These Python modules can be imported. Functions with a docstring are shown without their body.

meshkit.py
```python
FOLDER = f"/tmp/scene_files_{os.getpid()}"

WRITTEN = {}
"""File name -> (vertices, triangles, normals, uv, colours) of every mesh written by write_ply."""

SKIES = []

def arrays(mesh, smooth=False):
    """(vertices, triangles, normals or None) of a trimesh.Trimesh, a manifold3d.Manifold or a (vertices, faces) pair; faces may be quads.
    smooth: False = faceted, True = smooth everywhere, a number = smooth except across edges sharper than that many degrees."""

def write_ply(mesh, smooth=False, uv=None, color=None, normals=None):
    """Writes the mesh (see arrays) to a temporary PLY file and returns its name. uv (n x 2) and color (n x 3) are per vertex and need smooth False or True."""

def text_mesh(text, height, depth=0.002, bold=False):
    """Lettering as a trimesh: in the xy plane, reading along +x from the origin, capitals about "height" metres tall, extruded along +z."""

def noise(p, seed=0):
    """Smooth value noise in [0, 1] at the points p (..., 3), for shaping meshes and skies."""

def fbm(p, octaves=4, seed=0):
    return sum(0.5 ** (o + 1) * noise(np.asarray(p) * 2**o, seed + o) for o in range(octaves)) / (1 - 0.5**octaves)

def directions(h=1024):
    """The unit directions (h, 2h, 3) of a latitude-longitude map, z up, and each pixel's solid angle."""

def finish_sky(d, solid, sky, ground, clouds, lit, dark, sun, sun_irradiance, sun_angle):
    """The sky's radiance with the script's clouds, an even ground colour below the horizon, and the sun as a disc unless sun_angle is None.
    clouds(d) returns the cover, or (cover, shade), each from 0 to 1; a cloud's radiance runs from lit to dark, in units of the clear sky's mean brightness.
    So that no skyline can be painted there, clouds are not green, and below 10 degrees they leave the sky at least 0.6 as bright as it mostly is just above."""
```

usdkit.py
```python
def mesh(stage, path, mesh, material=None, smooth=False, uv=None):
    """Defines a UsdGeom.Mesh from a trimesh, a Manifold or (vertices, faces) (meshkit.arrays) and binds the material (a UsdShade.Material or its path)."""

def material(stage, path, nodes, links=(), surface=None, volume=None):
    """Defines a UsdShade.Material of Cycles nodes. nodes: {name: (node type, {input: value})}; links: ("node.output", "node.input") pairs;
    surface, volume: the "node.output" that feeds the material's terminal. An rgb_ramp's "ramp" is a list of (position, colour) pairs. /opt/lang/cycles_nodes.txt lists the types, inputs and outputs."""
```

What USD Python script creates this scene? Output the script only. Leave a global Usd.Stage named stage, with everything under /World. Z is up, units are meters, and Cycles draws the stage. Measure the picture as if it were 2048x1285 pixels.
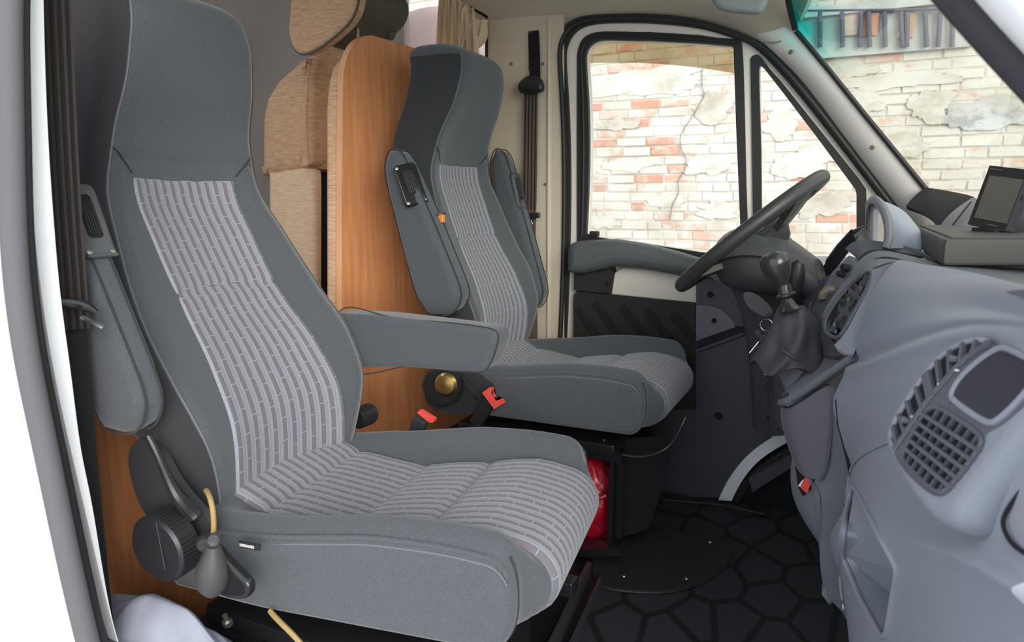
import math, random
import numpy as np, trimesh, usdkit, meshkit
from pxr import Usd, UsdGeom, UsdLux, UsdShade, Gf, Sdf
from scipy.interpolate import make_interp_spline
from shapely.geometry import Polygon, Point
from shapely import affinity
random.seed(4); rng = np.random.default_rng(4)

stage = Usd.Stage.CreateInMemory()
UsdGeom.SetStageUpAxis(stage, 'Z')
UsdGeom.Xform.Define(stage, '/World'); UsdGeom.Scope.Define(stage, '/World/Looks')

# ------------------------------------------------------------------ camera, sky, exposure
# X forward (picture right), Y towards the driver's door (away), Z up, cab floor at z = 0
CAM = np.array([0.92, -1.345, 0.92]); FPX = 1400.0; YAW = math.radians(26.0); PITCH = math.atan(242 / FPX)
_f0 = np.array([-math.sin(YAW), math.cos(YAW), 0]); _r = np.array([math.cos(YAW), math.sin(YAW), 0]); _z = np.array([0, 0, 1.0])
_fw = _f0 * math.cos(PITCH) - _z * math.sin(PITCH); _up = _z * math.cos(PITCH) + _f0 * math.sin(PITCH)
cam = UsdGeom.Camera.Define(stage, '/World/camera')
cam.CreateHorizontalApertureAttr(36.0); cam.CreateFocalLengthAttr(36.0 * FPX / 2048)
cam.CreateFStopAttr(7.0); cam.CreateFocusDistanceAttr(1.5); cam.CreateClippingRangeAttr((0.02, 500.0))
cam.CreateExposureAttr(0.80)
_m = Gf.Matrix4d(*_r, 0, *_up, 0, *(-_fw), 0, *CAM, 1)
UsdGeom.Xformable(cam).AddTransformOp().Set(_m)

sky_mat = usdkit.material(stage, '/World/Looks/overcast_sky', {
    'tc': ('texture_coordinate', {}), 'n': ('noise_texture', {'scale': 2.2, 'detail': 4.0}),
    'r': ('rgb_ramp', {'ramp': [(0.3, (0.78, 0.87, 1.0)), (0.75, (1.0, 1.0, 1.0))]}),
    'b': ('background_shader', {'strength': 1.15})},
    [('tc.generated', 'n.vector'), ('n.fac', 'r.fac'), ('r.color', 'b.color')], surface='b.background')
dome = UsdLux.DomeLight.Define(stage, '/World/sky'); dome.CreateIntensityAttr(1.0)
UsdShade.MaterialBindingAPI.Apply(dome.GetPrim()).Bind(sky_mat)

# hazy sun behind the photographer, very soft
sun = UsdLux.DistantLight.Define(stage, '/World/sun'); sun.CreateIntensityAttr(1.9); sun.CreateAngleAttr(34.0); sun.CreateColorAttr(Gf.Vec3f(1.0, 0.96, 0.91))
_sd = np.array([0.62, -0.70, 0.27]); _sd /= np.linalg.norm(_sd); _sx = np.cross([0, 0, 1.0], _sd); _sx /= np.linalg.norm(_sx); _sy = np.cross(_sd, _sx)
UsdGeom.Xformable(sun).AddTransformOp().Set(Gf.Matrix4d(*_sx, 0, *_sy, 0, *_sd, 0, 0, 0, 0, 1))

# ------------------------------------------------------------------ helpers
def ray(px, py): return _fw + _r * (px - 1024) / FPX - _up * (py - 642.5) / FPX
def P(px, py, x=None, y=None, z=None):
    """the point of the place that lies at that height, length or depth on a line of sight measured in the photograph"""
    d = ray(px, py); i, v = (0, x) if x is not None else (1, y) if y is not None else (2, z)
    return CAM + d * ((v - CAM[i]) / d[i])
def PN(px, py, p0, n):
    d = ray(px, py); return CAM + d * (np.dot(np.asarray(p0) - CAM, n) / np.dot(d, n))
def PY(pts, y): return np.array([P(a, b, y=y) for a, b in pts])
def proj(p):
    d = np.asarray(p, float) - CAM; w = d @ _fw
    return np.stack([1024 + FPX * (d @ _r) / w, 642.5 - FPX * (d @ _up) / w], -1)

def spl(pts, n, closed=False, k=3):
    p = np.asarray(pts, float)
    if closed: p = np.vstack([p, p[:1]])
    t = np.concatenate([[0], np.cumsum(np.sqrt(np.linalg.norm(np.diff(p, axis=0), axis=1)) + 1e-9)])
    k = min(k, len(p) - 1)
    tt = np.linspace(0, t[-1], n + (1 if closed else 0))
    if closed:
        q = np.vstack([p[-4:-1], p, p[1:4]]); d = np.concatenate([t[-4:-1] - t[-1], t, t[-1] + t[1:4]])
        return make_interp_spline(d, q, k=k)(tt)[:-1]
    return make_interp_spline(t, p, k=k)(tt)
def lin(pts, n):
    p = np.asarray(pts, float); t = np.concatenate([[0], np.cumsum(np.linalg.norm(np.diff(p, axis=0), axis=1))])
    tt = np.linspace(0, t[-1], n); return np.stack([np.interp(tt, t, p[:, k]) for k in range(p.shape[1])], 1)
def ifn(xs, ys):
    f = make_interp_spline(xs, ys, k=3) if len(xs) > 3 else None
    from scipy.interpolate import PchipInterpolator
    g = PchipInterpolator(xs, ys); lo, hi = xs[0], xs[-1]
    return lambda v: g(np.clip(v, lo, hi))
def cat(*ms):
    out = []
    for m in ms: out += list(m) if isinstance(m, (list, tuple)) else [m]
    return trimesh.util.concatenate(out)
def T(v, f): return trimesh.Trimesh(np.asarray(v, float), np.asarray(f, int), process=False)
def gridfaces(n, m, closed):
    mm = m if closed else m - 1
    i, j = np.meshgrid(np.arange(n - 1), np.arange(mm), indexing='ij'); a = i * m + j; b = i * m + (j + 1) % m; c = a + m; d = b + m
    return np.concatenate([np.stack([a, b, d], -1).reshape(-1, 3), np.stack([a, d, c], -1).reshape(-1, 3)])
def loft(rings, closed=True, caps=True):
    R = np.asarray(rings, float); n, m = R.shape[:2]; V = R.reshape(-1, 3); Fs = [gridfaces(n, m, closed)]
    if caps and closed:
        V = np.vstack([V, R[0].mean(0), R[-1].mean(0)]); j = np.arange(m); k = (j + 1) % m; o = (n - 1) * m
        Fs += [np.stack([k, j, np.full(m, n * m)], -1), np.stack([o + j, o + k, np.full(m, n * m + 1)], -1)]
    return T(V, np.concatenate(Fs))
def gnormals(G):
    du = np.gradient(G, axis=0); dv = np.gradient(G, axis=1); n = np.cross(du, dv); return n / (np.linalg.norm(n, axis=-1, keepdims=True) + 1e-12)
def sheet(G, th=0.006, toward=None):
    """a curved panel with thickness: grid of points, backed on the side away from the point TOWARD"""
    G = np.asarray(G, float); n = gnormals(G); tw = CAM if toward is None else np.asarray(toward, float)
    s = np.sign(np.sum(n * (tw - G), -1).mean()) or 1; B = G - n * s * th
    a, b = G.shape[:2]; V = np.vstack([G.reshape(-1, 3), B.reshape(-1, 3)]); f = gridfaces(a, b, False); N = a * b
    loop = [i * b for i in range(a)] + [(a - 1) * b + j for j in range(1, b)] + [i * b + b - 1 for i in range(a - 2, -1, -1)] + [j for j in range(b - 2, 0, -1)]
    l = np.array(loop); k = np.roll(l, -1)
    F = np.concatenate([f, f[:, ::-1] + N, np.stack([l, k, k + N], -1), np.stack([l, k + N, l + N], -1)])
    return T(V, F)
def patch(rows, nu, nv, smooth_u=True, smooth_v=True):
    R = [(spl if smooth_v else lin)(r, nv) for r in rows]; R = np.array(R)
    return np.stack([(spl if smooth_u else lin)(R[:, j], nu) for j in range(nv)], 1)
def frames(p):
    t = np.gradient(p, axis=0); t /= np.linalg.norm(t, axis=1, keepdims=True) + 1e-12
    a = np.zeros_like(p); ref = np.array([0, 0, 1.0]) if abs(t[0][2]) < 0.9 else np.array([1.0, 0, 0])
    v = np.cross(t[0], ref); v /= np.linalg.norm(v)
    for i in range(len(p)):
        v = v - t[i] * (v @ t[i]); v /= np.linalg.norm(v) + 1e-12; a[i] = v
    return t, a, np.cross(t, a)
def tube(path, r, sides=8, n=None, closed=False, curve=True):
    p = np.asarray(path, float)
    if n: p = spl(p, n, closed) if curve else lin(p, n)
    if closed: p = np.vstack([p, p[:1]])
    r = np.broadcast_to(np.asarray(r, float), (len(p),)) if np.ndim(r) == 0 else np.interp(np.linspace(0, 1, len(p)), np.linspace(0, 1, len(r)), r)
    t, a, b = frames(p); g = np.arange(sides) * 2 * math.pi / sides
    R = p[:, None] + r[:, None, None] * (np.cos(g)[None, :, None] * a[:, None] + np.sin(g)[None, :, None] * b[:, None])
    return loft(R)
def strap(path, w, th, wdir, n=None):
    """flat band: path, width along wdir"""
    p = np.asarray(path, float); p = spl(p, n) if n else p
    t = np.gradient(p, axis=0); t /= np.linalg.norm(t, axis=1, keepdims=True)
    wd = np.broadcast_to(np.asarray(wdir, float), p.shape); wd = wd - t * np.sum(wd * t, 1, keepdims=True); wd /= np.linalg.norm(wd, axis=1, keepdims=True)
    nn = np.cross(t, wd); w = np.broadcast_to(np.asarray(w, float), (len(p),))[:, None]
    return loft(np.stack([p + wd * w / 2 + nn * th / 2, p - wd * w / 2 + nn * th / 2, p - wd * w / 2 - nn * th / 2, p + wd * w / 2 - nn * th / 2], 1))
def rotm(rx=0, ry=0, rz=0): return trimesh.transformations.euler_matrix(math.radians(rx), math.radians(ry), math.radians(rz))
def puff(poly, th, r=None, n=64, rows=5, dome=0.0):
    """cushion-like solid in the xy plane (z from 0 to th), rounded edges; poly: ring of 2D points"""
    q = lin(np.vstack([poly, poly[:1]]), n + 1)[:-1]
    t = np.roll(q, -1, 0) - np.roll(q, 1, 0); nn = np.stack([t[:, 1], -t[:, 0]], 1); nn /= np.linalg.norm(nn, axis=1, keepdims=True) + 1e-12
    area = 0.5 * np.sum(q[:, 0] * np.roll(q[:, 1], -1) - np.roll(q[:, 0], -1) * q[:, 1])
    if area < 0: nn = -nn
    r = min(r if r is not None else th / 2, th / 2); R = []
    for a in np.linspace(0, math.pi / 2, rows): R.append((r * (1 - math.sin(a)), r * (1 - math.cos(a))))
    L = [(o, z) for o, z in R] + [(o, th - z) for o, z in R[::-1]]
    rings = [np.column_stack([q - nn * o, np.full(n, z)]) for o, z in L]
    c = q.mean(0); o, z = L[-1]; o0, z0 = L[0]
    if dome:
        for s in (0.75, 0.45, 0.15): rings.append(np.column_stack([c + (q - nn * o - c) * s, np.full(n, z + dome * (1 - s * s))]))
        for s in (0.75, 0.45, 0.15): rings.insert(0, np.column_stack([c + (q - nn * o0 - c) * s, np.full(n, z0 - dome * (1 - s * s))]))
        return loft(rings)
    body = loft(rings, caps=False); caps = []
    for rg, flip in ((rings[0], True), (rings[-1], False)):
        pg = Polygon(rg[:, :2])
        for g in getattr(pg if pg.is_valid else pg.buffer(0), 'geoms', [pg if pg.is_valid else pg.buffer(0)]):
            a, f = trimesh.creation.triangulate_polygon(g, engine='earcut'); caps.append(T(np.column_stack([a, np.full(len(a), rg[0, 2])]), f[:, ::-1] if flip else f))
    return cat([body] + caps)
def place(m, o, u, v, w=None):
    """maps local x, y, z to the directions u, v, w at o"""
    u = np.asarray(u, float); v = np.asarray(v, float); w = np.cross(u, v) if w is None else np.asarray(w, float)
    m = m.copy(); m.vertices = np.asarray(o) + m.vertices @ np.stack([u, v, w]); return m
def rring(w, h, r, n=10):
    a = np.linspace(0, math.pi / 2, n); c = [(w / 2 - r, h / 2 - r, 0), (-w / 2 + r, h / 2 - r, 90), (-w / 2 + r, -h / 2 + r, 180), (w / 2 - r, -h / 2 + r, 270)]
    return np.array([(x + r * math.cos(t + math.radians(g)), y + r * math.sin(t + math.radians(g))) for x, y, g in c for t in a])
def rbox(size, r=0.004, c=(0, 0, 0), rot=None):
    sx, sy, sz = size; r = min(r, sx / 2.01, sy / 2.01, sz / 2.01); q = rring(sx, sy, r, 4)
    L = [(r * (1 - math.sin(a)), r * (1 - math.cos(a))) for a in (0, math.pi / 4, math.pi / 2)]
    L = [(o, z) for o, z in L] + [(o, sz - z) for o, z in L[::-1]]
    rings = []
    for o, z in L:
        f = np.array([(sx / 2 - o) / (sx / 2), (sy / 2 - o) / (sy / 2)]); rings.append(np.column_stack([q * f, np.full(len(q), z - sz / 2)]))
    m = loft(rings)
    if rot is not None: m.apply_transform(rot)
    m.apply_translation(c); return m
def revolve(prof, o=(0, 0, 0), axis=(0, 0, 1), n=28):
    pr = np.asarray(prof, float); g = np.arange(n) * 2 * math.pi / n
    R = np.stack([np.stack([pr[:, 0:1][i] * np.cos(g), pr[:, 0:1][i] * np.sin(g), np.full(n, pr[i, 1])], -1) for i in range(len(pr))])
    m = loft(R); a = np.asarray(axis, float); a = a / np.linalg.norm(a)
    M = trimesh.geometry.align_vectors([0, 0, 1], a); m.apply_transform(M); m.apply_translation(o); return m
def extr(poly, th, o, u, v):
    """shapely polygon (holes kept) extruded along u x v"""
    m = cat([trimesh.creation.extrude_polygon(g, th, engine='earcut') for g in getattr(poly, 'geoms', [poly]) if g.area > 1e-7]); return place(m, o, u, v)
def quadbox(q, th, n=None):
    """a flat plate of four or more corners with thickness behind it"""
    q = np.asarray(q, float); nn = np.cross(q[1] - q[0], q[-1] - q[0]); nn /= np.linalg.norm(nn)
    if nn @ (CAM - q.mean(0)) < 0: nn = -nn
    return loft([q - nn * th, q])
def bar(a, b, w, h, up=(0, 0, 1)):
    a = np.asarray(a, float); b = np.asarray(b, float); d = (b - a) / np.linalg.norm(b - a); s = np.cross(d, up); s /= np.linalg.norm(s); t = np.cross(s, d)
    q = [s * w / 2 + t * h / 2, -s * w / 2 + t * h / 2, -s * w / 2 - t * h / 2, s * w / 2 - t * h / 2]
    return loft([[a + k for k in q], [b + k for k in q]])

_used = {}
def numbered(parent, name):
    k = (parent, name); i = _used.get(k, 0); _used[k] = i + 1
    return name if i == 0 else f'{name}_{i:03d}'
LOC = {}
def meta(p, **kw):
    for k, v in kw.items():
        if v: p.SetCustomDataByKey(k, v)
def thing(name, label, category, loc=(0, 0, 0), group=None, kind=None):
    path = '/World/' + numbered('/World', name); x = UsdGeom.Xform.Define(stage, path); x.AddTranslateOp().Set(Gf.Vec3d(*map(float, loc)))
    meta(x.GetPrim(), label=label, category=category, group=group, kind=kind); LOC[path] = np.asarray(loc, float); return path
def part(parent, name, mesh, mat, smooth=35, uv=None, label=None, kind=None):
    path = parent + '/' + numbered(parent, name)
    root = '/'.join(parent.split('/')[:3]); m = mesh.copy(); m.vertices = m.vertices - LOC[root]
    pr = usdkit.mesh(stage, path, m, M[mat], smooth=True if uv is not None else smooth, uv=uv)
    meta(pr.GetPrim(), label=label, kind=kind); return path
def solo(name, mesh, mat, label, category, smooth=35, group=None, kind=None, uv=None):
    path = '/World/' + numbered('/World', name); pr = usdkit.mesh(stage, path, mesh, M[mat], smooth=True if uv is not None else smooth, uv=uv)
    meta(pr.GetPrim(), label=label, category=category, group=group, kind=kind); return path

# ------------------------------------------------------------------ materials
M = {}
def plain(name, col, rough=0.5, spec=0.5, metal=0.0, noise=0.0, nscale=60, bump=0.0, bscale=400, sheen=0.0, coat=0.0):
    nd = {'p': ('principled_bsdf', {'base_color': col, 'roughness': rough, 'specular_ior_level': spec, 'metallic': metal, 'sheen_weight': sheen, 'sheen_roughness': 0.5, 'coat_weight': coat}), 'tc': ('texture_coordinate', {})}
    ln = []
    if noise:
        nd['n'] = ('noise_texture', {'scale': nscale, 'detail': 3.0}); c = np.array(col)
        nd['r'] = ('rgb_ramp', {'ramp': [(0.3, tuple(c * (1 - noise))), (0.7, tuple(np.minimum(c * (1 + noise), 1)))]})
        ln += [('tc.object', 'n.vector'), ('n.fac', 'r.fac'), ('r.color', 'p.base_color')]
    if bump:
        nd['bn'] = ('noise_texture', {'scale': bscale, 'detail': 2.0}); nd['b'] = ('bump', {'strength': bump, 'distance': 0.002})
        ln += [('tc.object', 'bn.vector'), ('bn.fac', 'b.height'), ('b.normal', 'p.normal')]
    M[name] = usdkit.material(stage, '/World/Looks/' + name, nd, ln, surface='p.BSDF')
plain('seat_fabric', (0.076, 0.083, 0.092), 0.9, 0.2, noise=0.16, nscale=420, bump=0.25, bscale=900, sheen=0.25)
plain('seat_fabric_side', (0.034, 0.034, 0.037), 0.9, 0.2, noise=0.12, nscale=420, bump=0.2, bscale=900, sheen=0.15)
plain('thread', (0.14, 0.14, 0.15), 0.8)
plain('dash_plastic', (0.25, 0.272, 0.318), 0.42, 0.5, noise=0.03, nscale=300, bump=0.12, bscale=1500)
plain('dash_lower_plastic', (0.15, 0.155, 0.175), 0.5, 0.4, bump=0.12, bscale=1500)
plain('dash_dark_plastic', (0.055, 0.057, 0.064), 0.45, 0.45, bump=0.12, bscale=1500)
plain('grey_plate', (0.13, 0.125, 0.15), 0.45)
plain('black_plastic', (0.014, 0.014, 0.016), 0.42, 0.5)
plain('black_gloss', (0.012, 0.012, 0.013), 0.16, 0.5)
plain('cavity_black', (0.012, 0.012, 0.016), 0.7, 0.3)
plain('vent_grey', (0.095, 0.10, 0.115), 0.4)
plain('rubber', (0.017, 0.016, 0.016), 0.55, 0.4)
plain('seal_grey', (0.12, 0.118, 0.125), 0.7, 0.2)
plain('white_paint', (0.82, 0.82, 0.82), 0.3, 0.5, coat=0.4)
plain('white_paint_inner', (0.68, 0.62, 0.55), 0.35, 0.5)
plain('pillar_plastic', (0.56, 0.485, 0.38), 0.5, 0.4, bump=0.06, bscale=900)
plain('headliner', (0.50, 0.445, 0.35), 0.9, 0.1, bump=0.2, bscale=500)
plain('visor_grey', (0.22, 0.24, 0.25), 0.8, 0.2)
plain('door_black', (0.020, 0.0195, 0.0195), 0.6, 0.35, bump=0.12, bscale=1300)
plain('door_grey', (0.062, 0.062, 0.072), 0.5, 0.4, bump=0.1, bscale=1300)
plain('armrest_grey', (0.085, 0.09, 0.095), 0.5, 0.4)
plain('wheel_rubber', (0.026, 0.026, 0.027), 0.42, 0.5, bump=0.15, bscale=1200)
plain('shroud', (0.036, 0.036, 0.04), 0.45, 0.45, bump=0.1, bscale=1400)
plain('leather', (0.05, 0.046, 0.058), 0.5, 0.4, bump=0.2, bscale=300)
plain('knob_gloss', (0.022, 0.021, 0.021), 0.22, 0.6)
plain('chrome', (0.75, 0.75, 0.76), 0.15, metal=1.0)
plain('steel_dull', (0.45, 0.42, 0.38), 0.35, metal=1.0)
plain('brass', (0.62, 0.42, 0.16), 0.3, metal=1.0)
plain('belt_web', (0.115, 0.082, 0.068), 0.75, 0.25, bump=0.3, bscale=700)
plain('belt_dark', (0.012, 0.012, 0.012), 0.8, 0.2)
plain('red_plastic', (0.80, 0.09, 0.07), 0.35, 0.5)
plain('red_bag', (0.36, 0.006, 0.02), 0.3, 0.6, noise=0.35, nscale=30, bump=0.8, bscale=40)
plain('black_metal', (0.008, 0.008, 0.009), 0.32, 0.5)
plain('black_cloth', (0.012, 0.012, 0.014), 0.85, 0.2, bump=0.5, bscale=60)
plain('olive_vinyl', (0.115, 0.10, 0.072), 0.7, 0.3, bump=0.2, bscale=300)
plain('pink_fabric', (0.40, 0.30, 0.275), 0.9, 0.2, noise=0.08, nscale=120)
M['curtain_cloth'] = usdkit.material(stage, '/World/Looks/curtain_cloth', {'p': ('principled_bsdf', {'base_color': (0.92, 0.77, 0.57), 'roughness': 0.85, 'specular_ior_level': 0.1}), 't': ('translucent_bsdf', {'color': (0.90, 0.74, 0.52)}), 'm': ('mix_closure', {'fac': 0.28})}, [('p.BSDF', 'm.closure1'), ('t.BSDF', 'm.closure2')], surface='m.closure')
plain('grey_wall', (0.38, 0.335, 0.31), 0.8, 0.2)
plain('blue_cloth', (0.27, 0.285, 0.34), 0.9, 0.15, noise=0.1, nscale=18, bump=0.3, bscale=50)
plain('bulb_rubber', (0.055, 0.052, 0.054), 0.5, 0.4)
plain('amber_tube', (0.32, 0.22, 0.08), 0.3, 0.6)
plain('orange_plastic', (0.75, 0.24, 0.03), 0.4)
plain('screw_brown', (0.18, 0.13, 0.09), 0.45, 0.4)
plain('white_print', (0.8, 0.8, 0.8), 0.6)
plain('black_print', (0.02, 0.02, 0.02), 0.6)
plain('green_print', (0.05, 0.3, 0.12), 0.6)
plain('arc_paint', (0.88, 0.88, 0.92), 0.35, 0.5)
plain('tan_plastic', (0.15, 0.125, 0.10), 0.35)
plain('cover_fabric', (0.135, 0.13, 0.15), 0.75, 0.25, bump=0.4, bscale=500)
plain('iron', (0.10, 0.095, 0.125), 0.6, 0.3)
plain('concrete', (0.42, 0.43, 0.40), 0.9, 0.2, noise=0.2, nscale=4, bump=0.4, bscale=20)
plain('asphalt', (0.38, 0.38, 0.38), 0.95, 0.1, noise=0.2, nscale=12, bump=0.3, bscale=60)
plain('screen_glass', (0.09, 0.085, 0.075), 0.06, 1.0)
plain('bezel_black', (0.014, 0.014, 0.014), 0.3, 0.5)
plain('tray_plastic', (0.022, 0.021, 0.021), 0.55, 0.5)
plain('moss', (0.16, 0.15, 0.05), 0.95, 0.1)

def fabric_pattern():
    """striped upholstery: light stripes, dark stripes cut into dashes by thin pale blue lines; st in metres (across, along)"""
    nd = {'uv': ('texture_coordinate', {}), 's': ('separate_xyz', {}), 'c': ('combine_xyz', {}), 'off': ('math', {'math_type': 'add', 'value2': 10.0}),
          'bk': ('brick_texture', {'offset': 0.37, 'offset_frequency': 2, 'scale': 1.0, 'mortar_size': 0.0007, 'mortar_smooth': 0.1, 'bias': 0.0, 'brick_width': 0.042, 'row_height': 0.0205,
                                   'color1': (0.145, 0.147, 0.166), 'color2': (0.162, 0.145, 0.158), 'mortar': (0.26, 0.36, 0.40)}),
          'fr': ('math', {'math_type': 'divide', 'value2': 0.0205}), 'fx': ('math', {'math_type': 'fraction'}),
          'st': ('rgb_ramp', {'ramp': [(0.0, (0, 0, 0)), (0.16, (0, 0, 0)), (0.2, (1, 1, 1)), (0.62, (1, 1, 1)), (0.66, (0, 0, 0)), (1, (0, 0, 0))]}),
          'lt': ('rgb_ramp', {'ramp': [(0.0, (0.262, 0.262, 0.292)), (0.08, (0.287, 0.287, 0.322)), (0.72, (0.287, 0.287, 0.322)), (0.8, (0.205, 0.203, 0.228)), (0.84, (0.287, 0.287, 0.322)), (0.91, (0.205, 0.203, 0.228)), (0.95, (0.276, 0.276, 0.308)), (1, (0.262, 0.262, 0.292))]}),
          'mx': ('mix_color', {}), 'wv': ('noise_texture', {'scale': 700.0, 'detail': 2.0}), 'wr': ('rgb_ramp', {'ramp': [(0.3, (0.72, 0.72, 0.72)), (0.7, (1.25, 1.25, 1.25))]}),
          'mul': ('mix_color', {'blend_type': 'multiply', 'fac': 1.0, 'use_clamp': False}), 'bp': ('bump', {'strength': 0.35, 'distance': 0.0015}),
          'p': ('principled_bsdf', {'roughness': 0.9, 'specular_ior_level': 0.15, 'sheen_weight': 0.2})}
    ln = [('uv.UV', 's.vector'), ('s.x', 'off.value1'), ('off.value', 'c.y'), ('s.y', 'c.x'), ('c.vector', 'bk.vector'), ('off.value', 'fr.value1'), ('fr.value', 'fx.value1'),
          ('fx.value', 'st.fac'), ('fx.value', 'lt.fac'), ('st.color', 'mx.fac'), ('lt.color', 'mx.a'), ('bk.color', 'mx.b'), ('uv.UV', 'wv.vector'), ('wv.fac', 'wr.fac'),
          ('mx.result', 'mul.a'), ('wr.color', 'mul.b'), ('mul.result', 'p.base_color'), ('wv.fac', 'bp.height'), ('bp.normal', 'p.normal')]
    M['seat_pattern'] = usdkit.material(stage, '/World/Looks/seat_pattern', nd, ln, surface='p.BSDF')
fabric_pattern()
def streaky(name, lo, hi, scale, stretch, rough=0.8, bump=0.2, spec=0.3, coat=0.0):
    nd = {'tc': ('texture_coordinate', {}), 'mp': ('mapping', {'scale': stretch}), 'n': ('noise_texture', {'scale': scale, 'detail': 5.0, 'roughness': 0.6}),
          'r': ('rgb_ramp', {'ramp': [(0.3, lo), (0.7, hi)]}), 'b': ('bump', {'strength': bump, 'distance': 0.002}), 'p': ('principled_bsdf', {'roughness': rough, 'specular_ior_level': spec, 'coat_weight': coat})}
    M[name] = usdkit.material(stage, '/World/Looks/' + name, nd, [('tc.object', 'mp.vector'), ('mp.vector', 'n.vector'), ('n.fac', 'r.fac'), ('r.color', 'p.base_color'), ('n.fac', 'b.height'), ('b.normal', 'p.normal')], surface='p.BSDF')
streaky('cherry_wood', (0.68, 0.258, 0.102), (0.86, 0.375, 0.16), 6.0, (1, 9, 0.7), 0.38, 0.03, 0.5)
streaky('wood_edge', (0.62, 0.27, 0.12), (0.74, 0.36, 0.18), 6.0, (1, 9, 0.7), 0.4, 0.02, 0.5)
streaky('beige_velour', (0.47, 0.275, 0.16), (0.72, 0.47, 0.30), 26.0, (1, 1, 9), 0.9, 0.3, 0.15)
streaky('beige_velour_light', (0.66, 0.45, 0.29), (0.85, 0.65, 0.46), 26.0, (1, 1, 9), 0.9, 0.3, 0.15)

def glass(name, tint, edge=0.05, band=None):
    nd = {'t': ('transparent_bsdf', {'color': tint}), 'g': ('glossy_bsdf', {'color': (1, 1, 1), 'roughness': 0.0}), 'f': ('layer_weight', {'blend': 0.5}), 'pw': ('math', {'math_type': 'power', 'value2': 5.0}), 'ma': ('math', {'math_type': 'multiply_add', 'value2': 0.7, 'value3': 0.035}), 'm': ('mix_closure', {})}
    ln = [('f.facing', 'pw.value1'), ('pw.value', 'ma.value1'), ('ma.value', 'm.fac'), ('t.BSDF', 'm.closure1'), ('g.BSDF', 'm.closure2')]
    if band:
        nd |= {'geo': ('geometry', {}), 's': ('separate_xyz', {}), 'mr': ('map_range', {'from_min': band[0], 'from_max': band[1], 'to_min': 0.0, 'to_max': 1.0, 'clamp': True}),
               'my': ('map_range', {'from_min': 0.52, 'from_max': 0.70, 'to_min': 0.0, 'to_max': 1.0, 'clamp': True}), 'ab': ('math', {'math_type': 'absolute'}), 'cm': ('mix_color', {'a': (0.62, 0.68, 0.64), 'b': band[2]}),
               'r': ('mix_color', {'a': tint})}
        ln += [('geo.position', 's.vector'), ('s.z', 'mr.value'), ('s.y', 'ab.value1'), ('ab.value', 'my.value'), ('my.result', 'cm.fac'), ('mr.result', 'r.fac'), ('cm.result', 'r.b'), ('r.result', 't.color')]
    M[name] = usdkit.material(stage, '/World/Looks/' + name, nd, ln, surface='m.closure')
glass('side_glass', (0.93, 0.95, 0.94))
glass('visor_acrylic', (0.68, 0.62, 0.50))
glass('windshield_glass', (0.80, 0.82, 0.76), band=(1.23, 1.35, (0.02, 0.42, 0.40)))

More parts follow.
